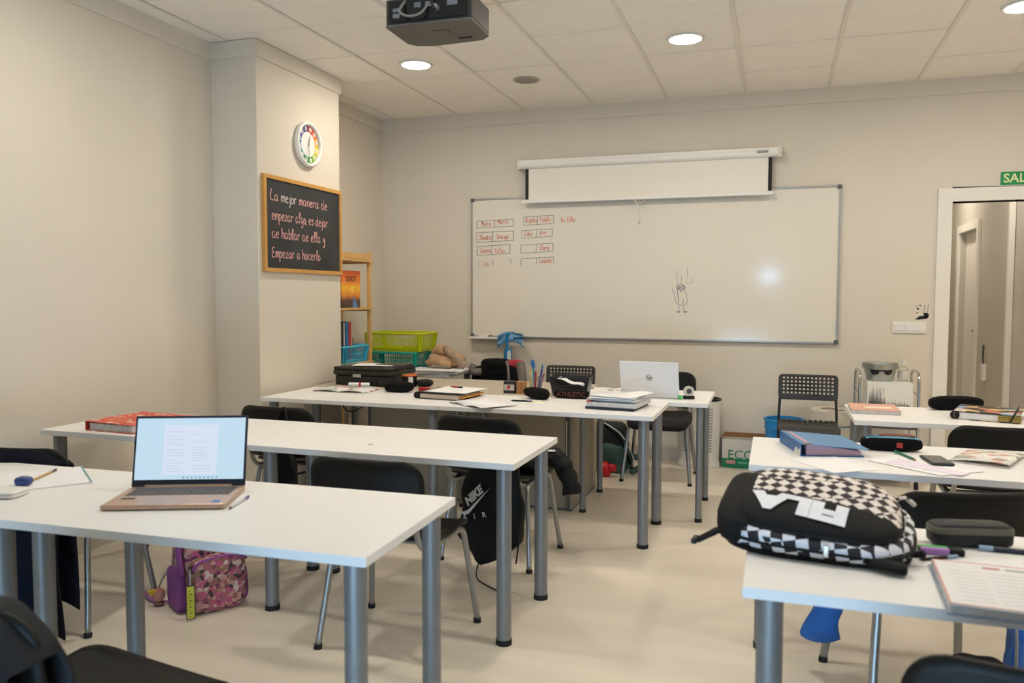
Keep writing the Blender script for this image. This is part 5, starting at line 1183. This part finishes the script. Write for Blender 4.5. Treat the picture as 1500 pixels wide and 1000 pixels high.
MB().tube([(-.135, -.06, .16), (-.145, -.05, .28), (-.11, -.04, .36), (0, -.03, .375)], .013, 8).build('piping', PUR, t, smooth=True)
MB().tube([(-.1, .08, .02), (-.16, .1, .012), (-.2, .16, .012), (-.2, .28, .012)], .009, 8, flat=.5, up=(0, 0, 1)).build('strap', M('strap_pink', (176, 110, 160), .6), t, smooth=True)
t = thing('key_tag', 'yellow and black measuring tag hanging on the pink school bag', 'tag', (-2.285, 2.68, 0), .75)
MB().box(-.018, .018, -.003, .003, .008, .15).build('tag_backing', DARKGR, t); MB().box(-.014, .014, -.0036, -.003, .012, .146).build('yellow_face', M('tag_yellow', (196, 196, 60), .5), t)
mk = MB()
for k in range(9): mk.box(-.006, .006 if k % 2 else .0, -.0042, -.0036, .02+k*.013, .023+k*.013)
mk.build('tick_marks', DARKGR, t); MB().cyl((0, 0, .15), (0, .01, .21), .004, 8).build('cord', STEEL, t)
t = thing('plush_keychain', 'small pink and yellow plush keychain beside the purple bag pocket', 'keychain', (-2.53, 2.77, 0), .3)
MB().sq((0, 0, .05), (.026, .022, .03), .9, .9).build('body', M('plush_pink', (196, 130, 116), .9), t, smooth=True); MB().sq((-.02, -.012, .066), (.02, .01, .012), .9, .9).build('bow', M('plush_yellow', (214, 166, 40), .8), t, smooth=True)
MB().tube([(0, 0, .08), (.02, .02, .13), (.05, .06, .17)], .004, 6).build('chain', STEEL, t); MB().sq((0, 0, .012), (.02, .016, .012), .8, .8).build('feet', M('plush_brown', (140, 90, 70), .9), t, smooth=True)
# blue jacket and grey bag at the chair under the right tables
t = thing('blue_jacket', 'bright blue jacket lying on the seat of the chair behind the backpack table', 'jacket', (.482, 2.984, 0), .283)
BLJ = M('jacket_blue', (14, 96, 182), .6, var=.2, bump=.2, bscale=40)
MB().sq((0, .0, .505), (.24, .18, .045), .7, .7, wob=.15, ws=8).build('body', BLJ, t, smooth=True)
MB().tube([(-.2, .05, .5), (-.265, .06, .42), (-.29, .06, .3), (-.30, .08, .16)], .055, 14, flat=.45, sub=8).jit(.05, 9).build('sleeve', BLJ, t, smooth=True)
MB().tube([(.16, -.1, .5), (.2, -.2, .4), (.21, -.2, .25), (.2, -.2, .08)], .07, 14, flat=.5, sub=8).jit(.03, 12).build('hanging_side', BLJ, t, smooth=True)
MB().tube([(.16, -.27, .42), (.165, -.275, .3), (.165, -.275, .1)], .005, 6).build('grey_zip', STEEL, t, smooth=True)
t = thing('grey_bag', 'black and dark grey bag on the floor under the backpack table', 'bag', (.575, 2.60, 0), .3)
MB().sq((0, 0, .15), (.1, .09, .15), .6, .6, wob=.2, ws=9).build('body', BLACKFAB, t, smooth=True); MB().sq((-.06, -.04, .24), (.07, .06, .05), .7, .7, wob=.3, ws=12).build('grey_flap', M('bag_grey', (74, 74, 76), .8, var=.15), t, smooth=True)
MB().tube([(-.1, -.05, .24), (-.14, -.06, .2), (-.145, -.06, .13), (-.12, -.06, .1)], .016, 8).build('strap', BLACKFAB, t, smooth=True)
# cables on the floor and under the tables
o = MB().tube([(-2.80, 4.74, .69), (-2.72, 4.72, .58), (-2.6, 4.70, .61), (-2.5, 4.68, .685)], .004, 6).build('power_cable', BLACKRUB); tag(o, 'thin black cable looping under the printer table', 'cable')
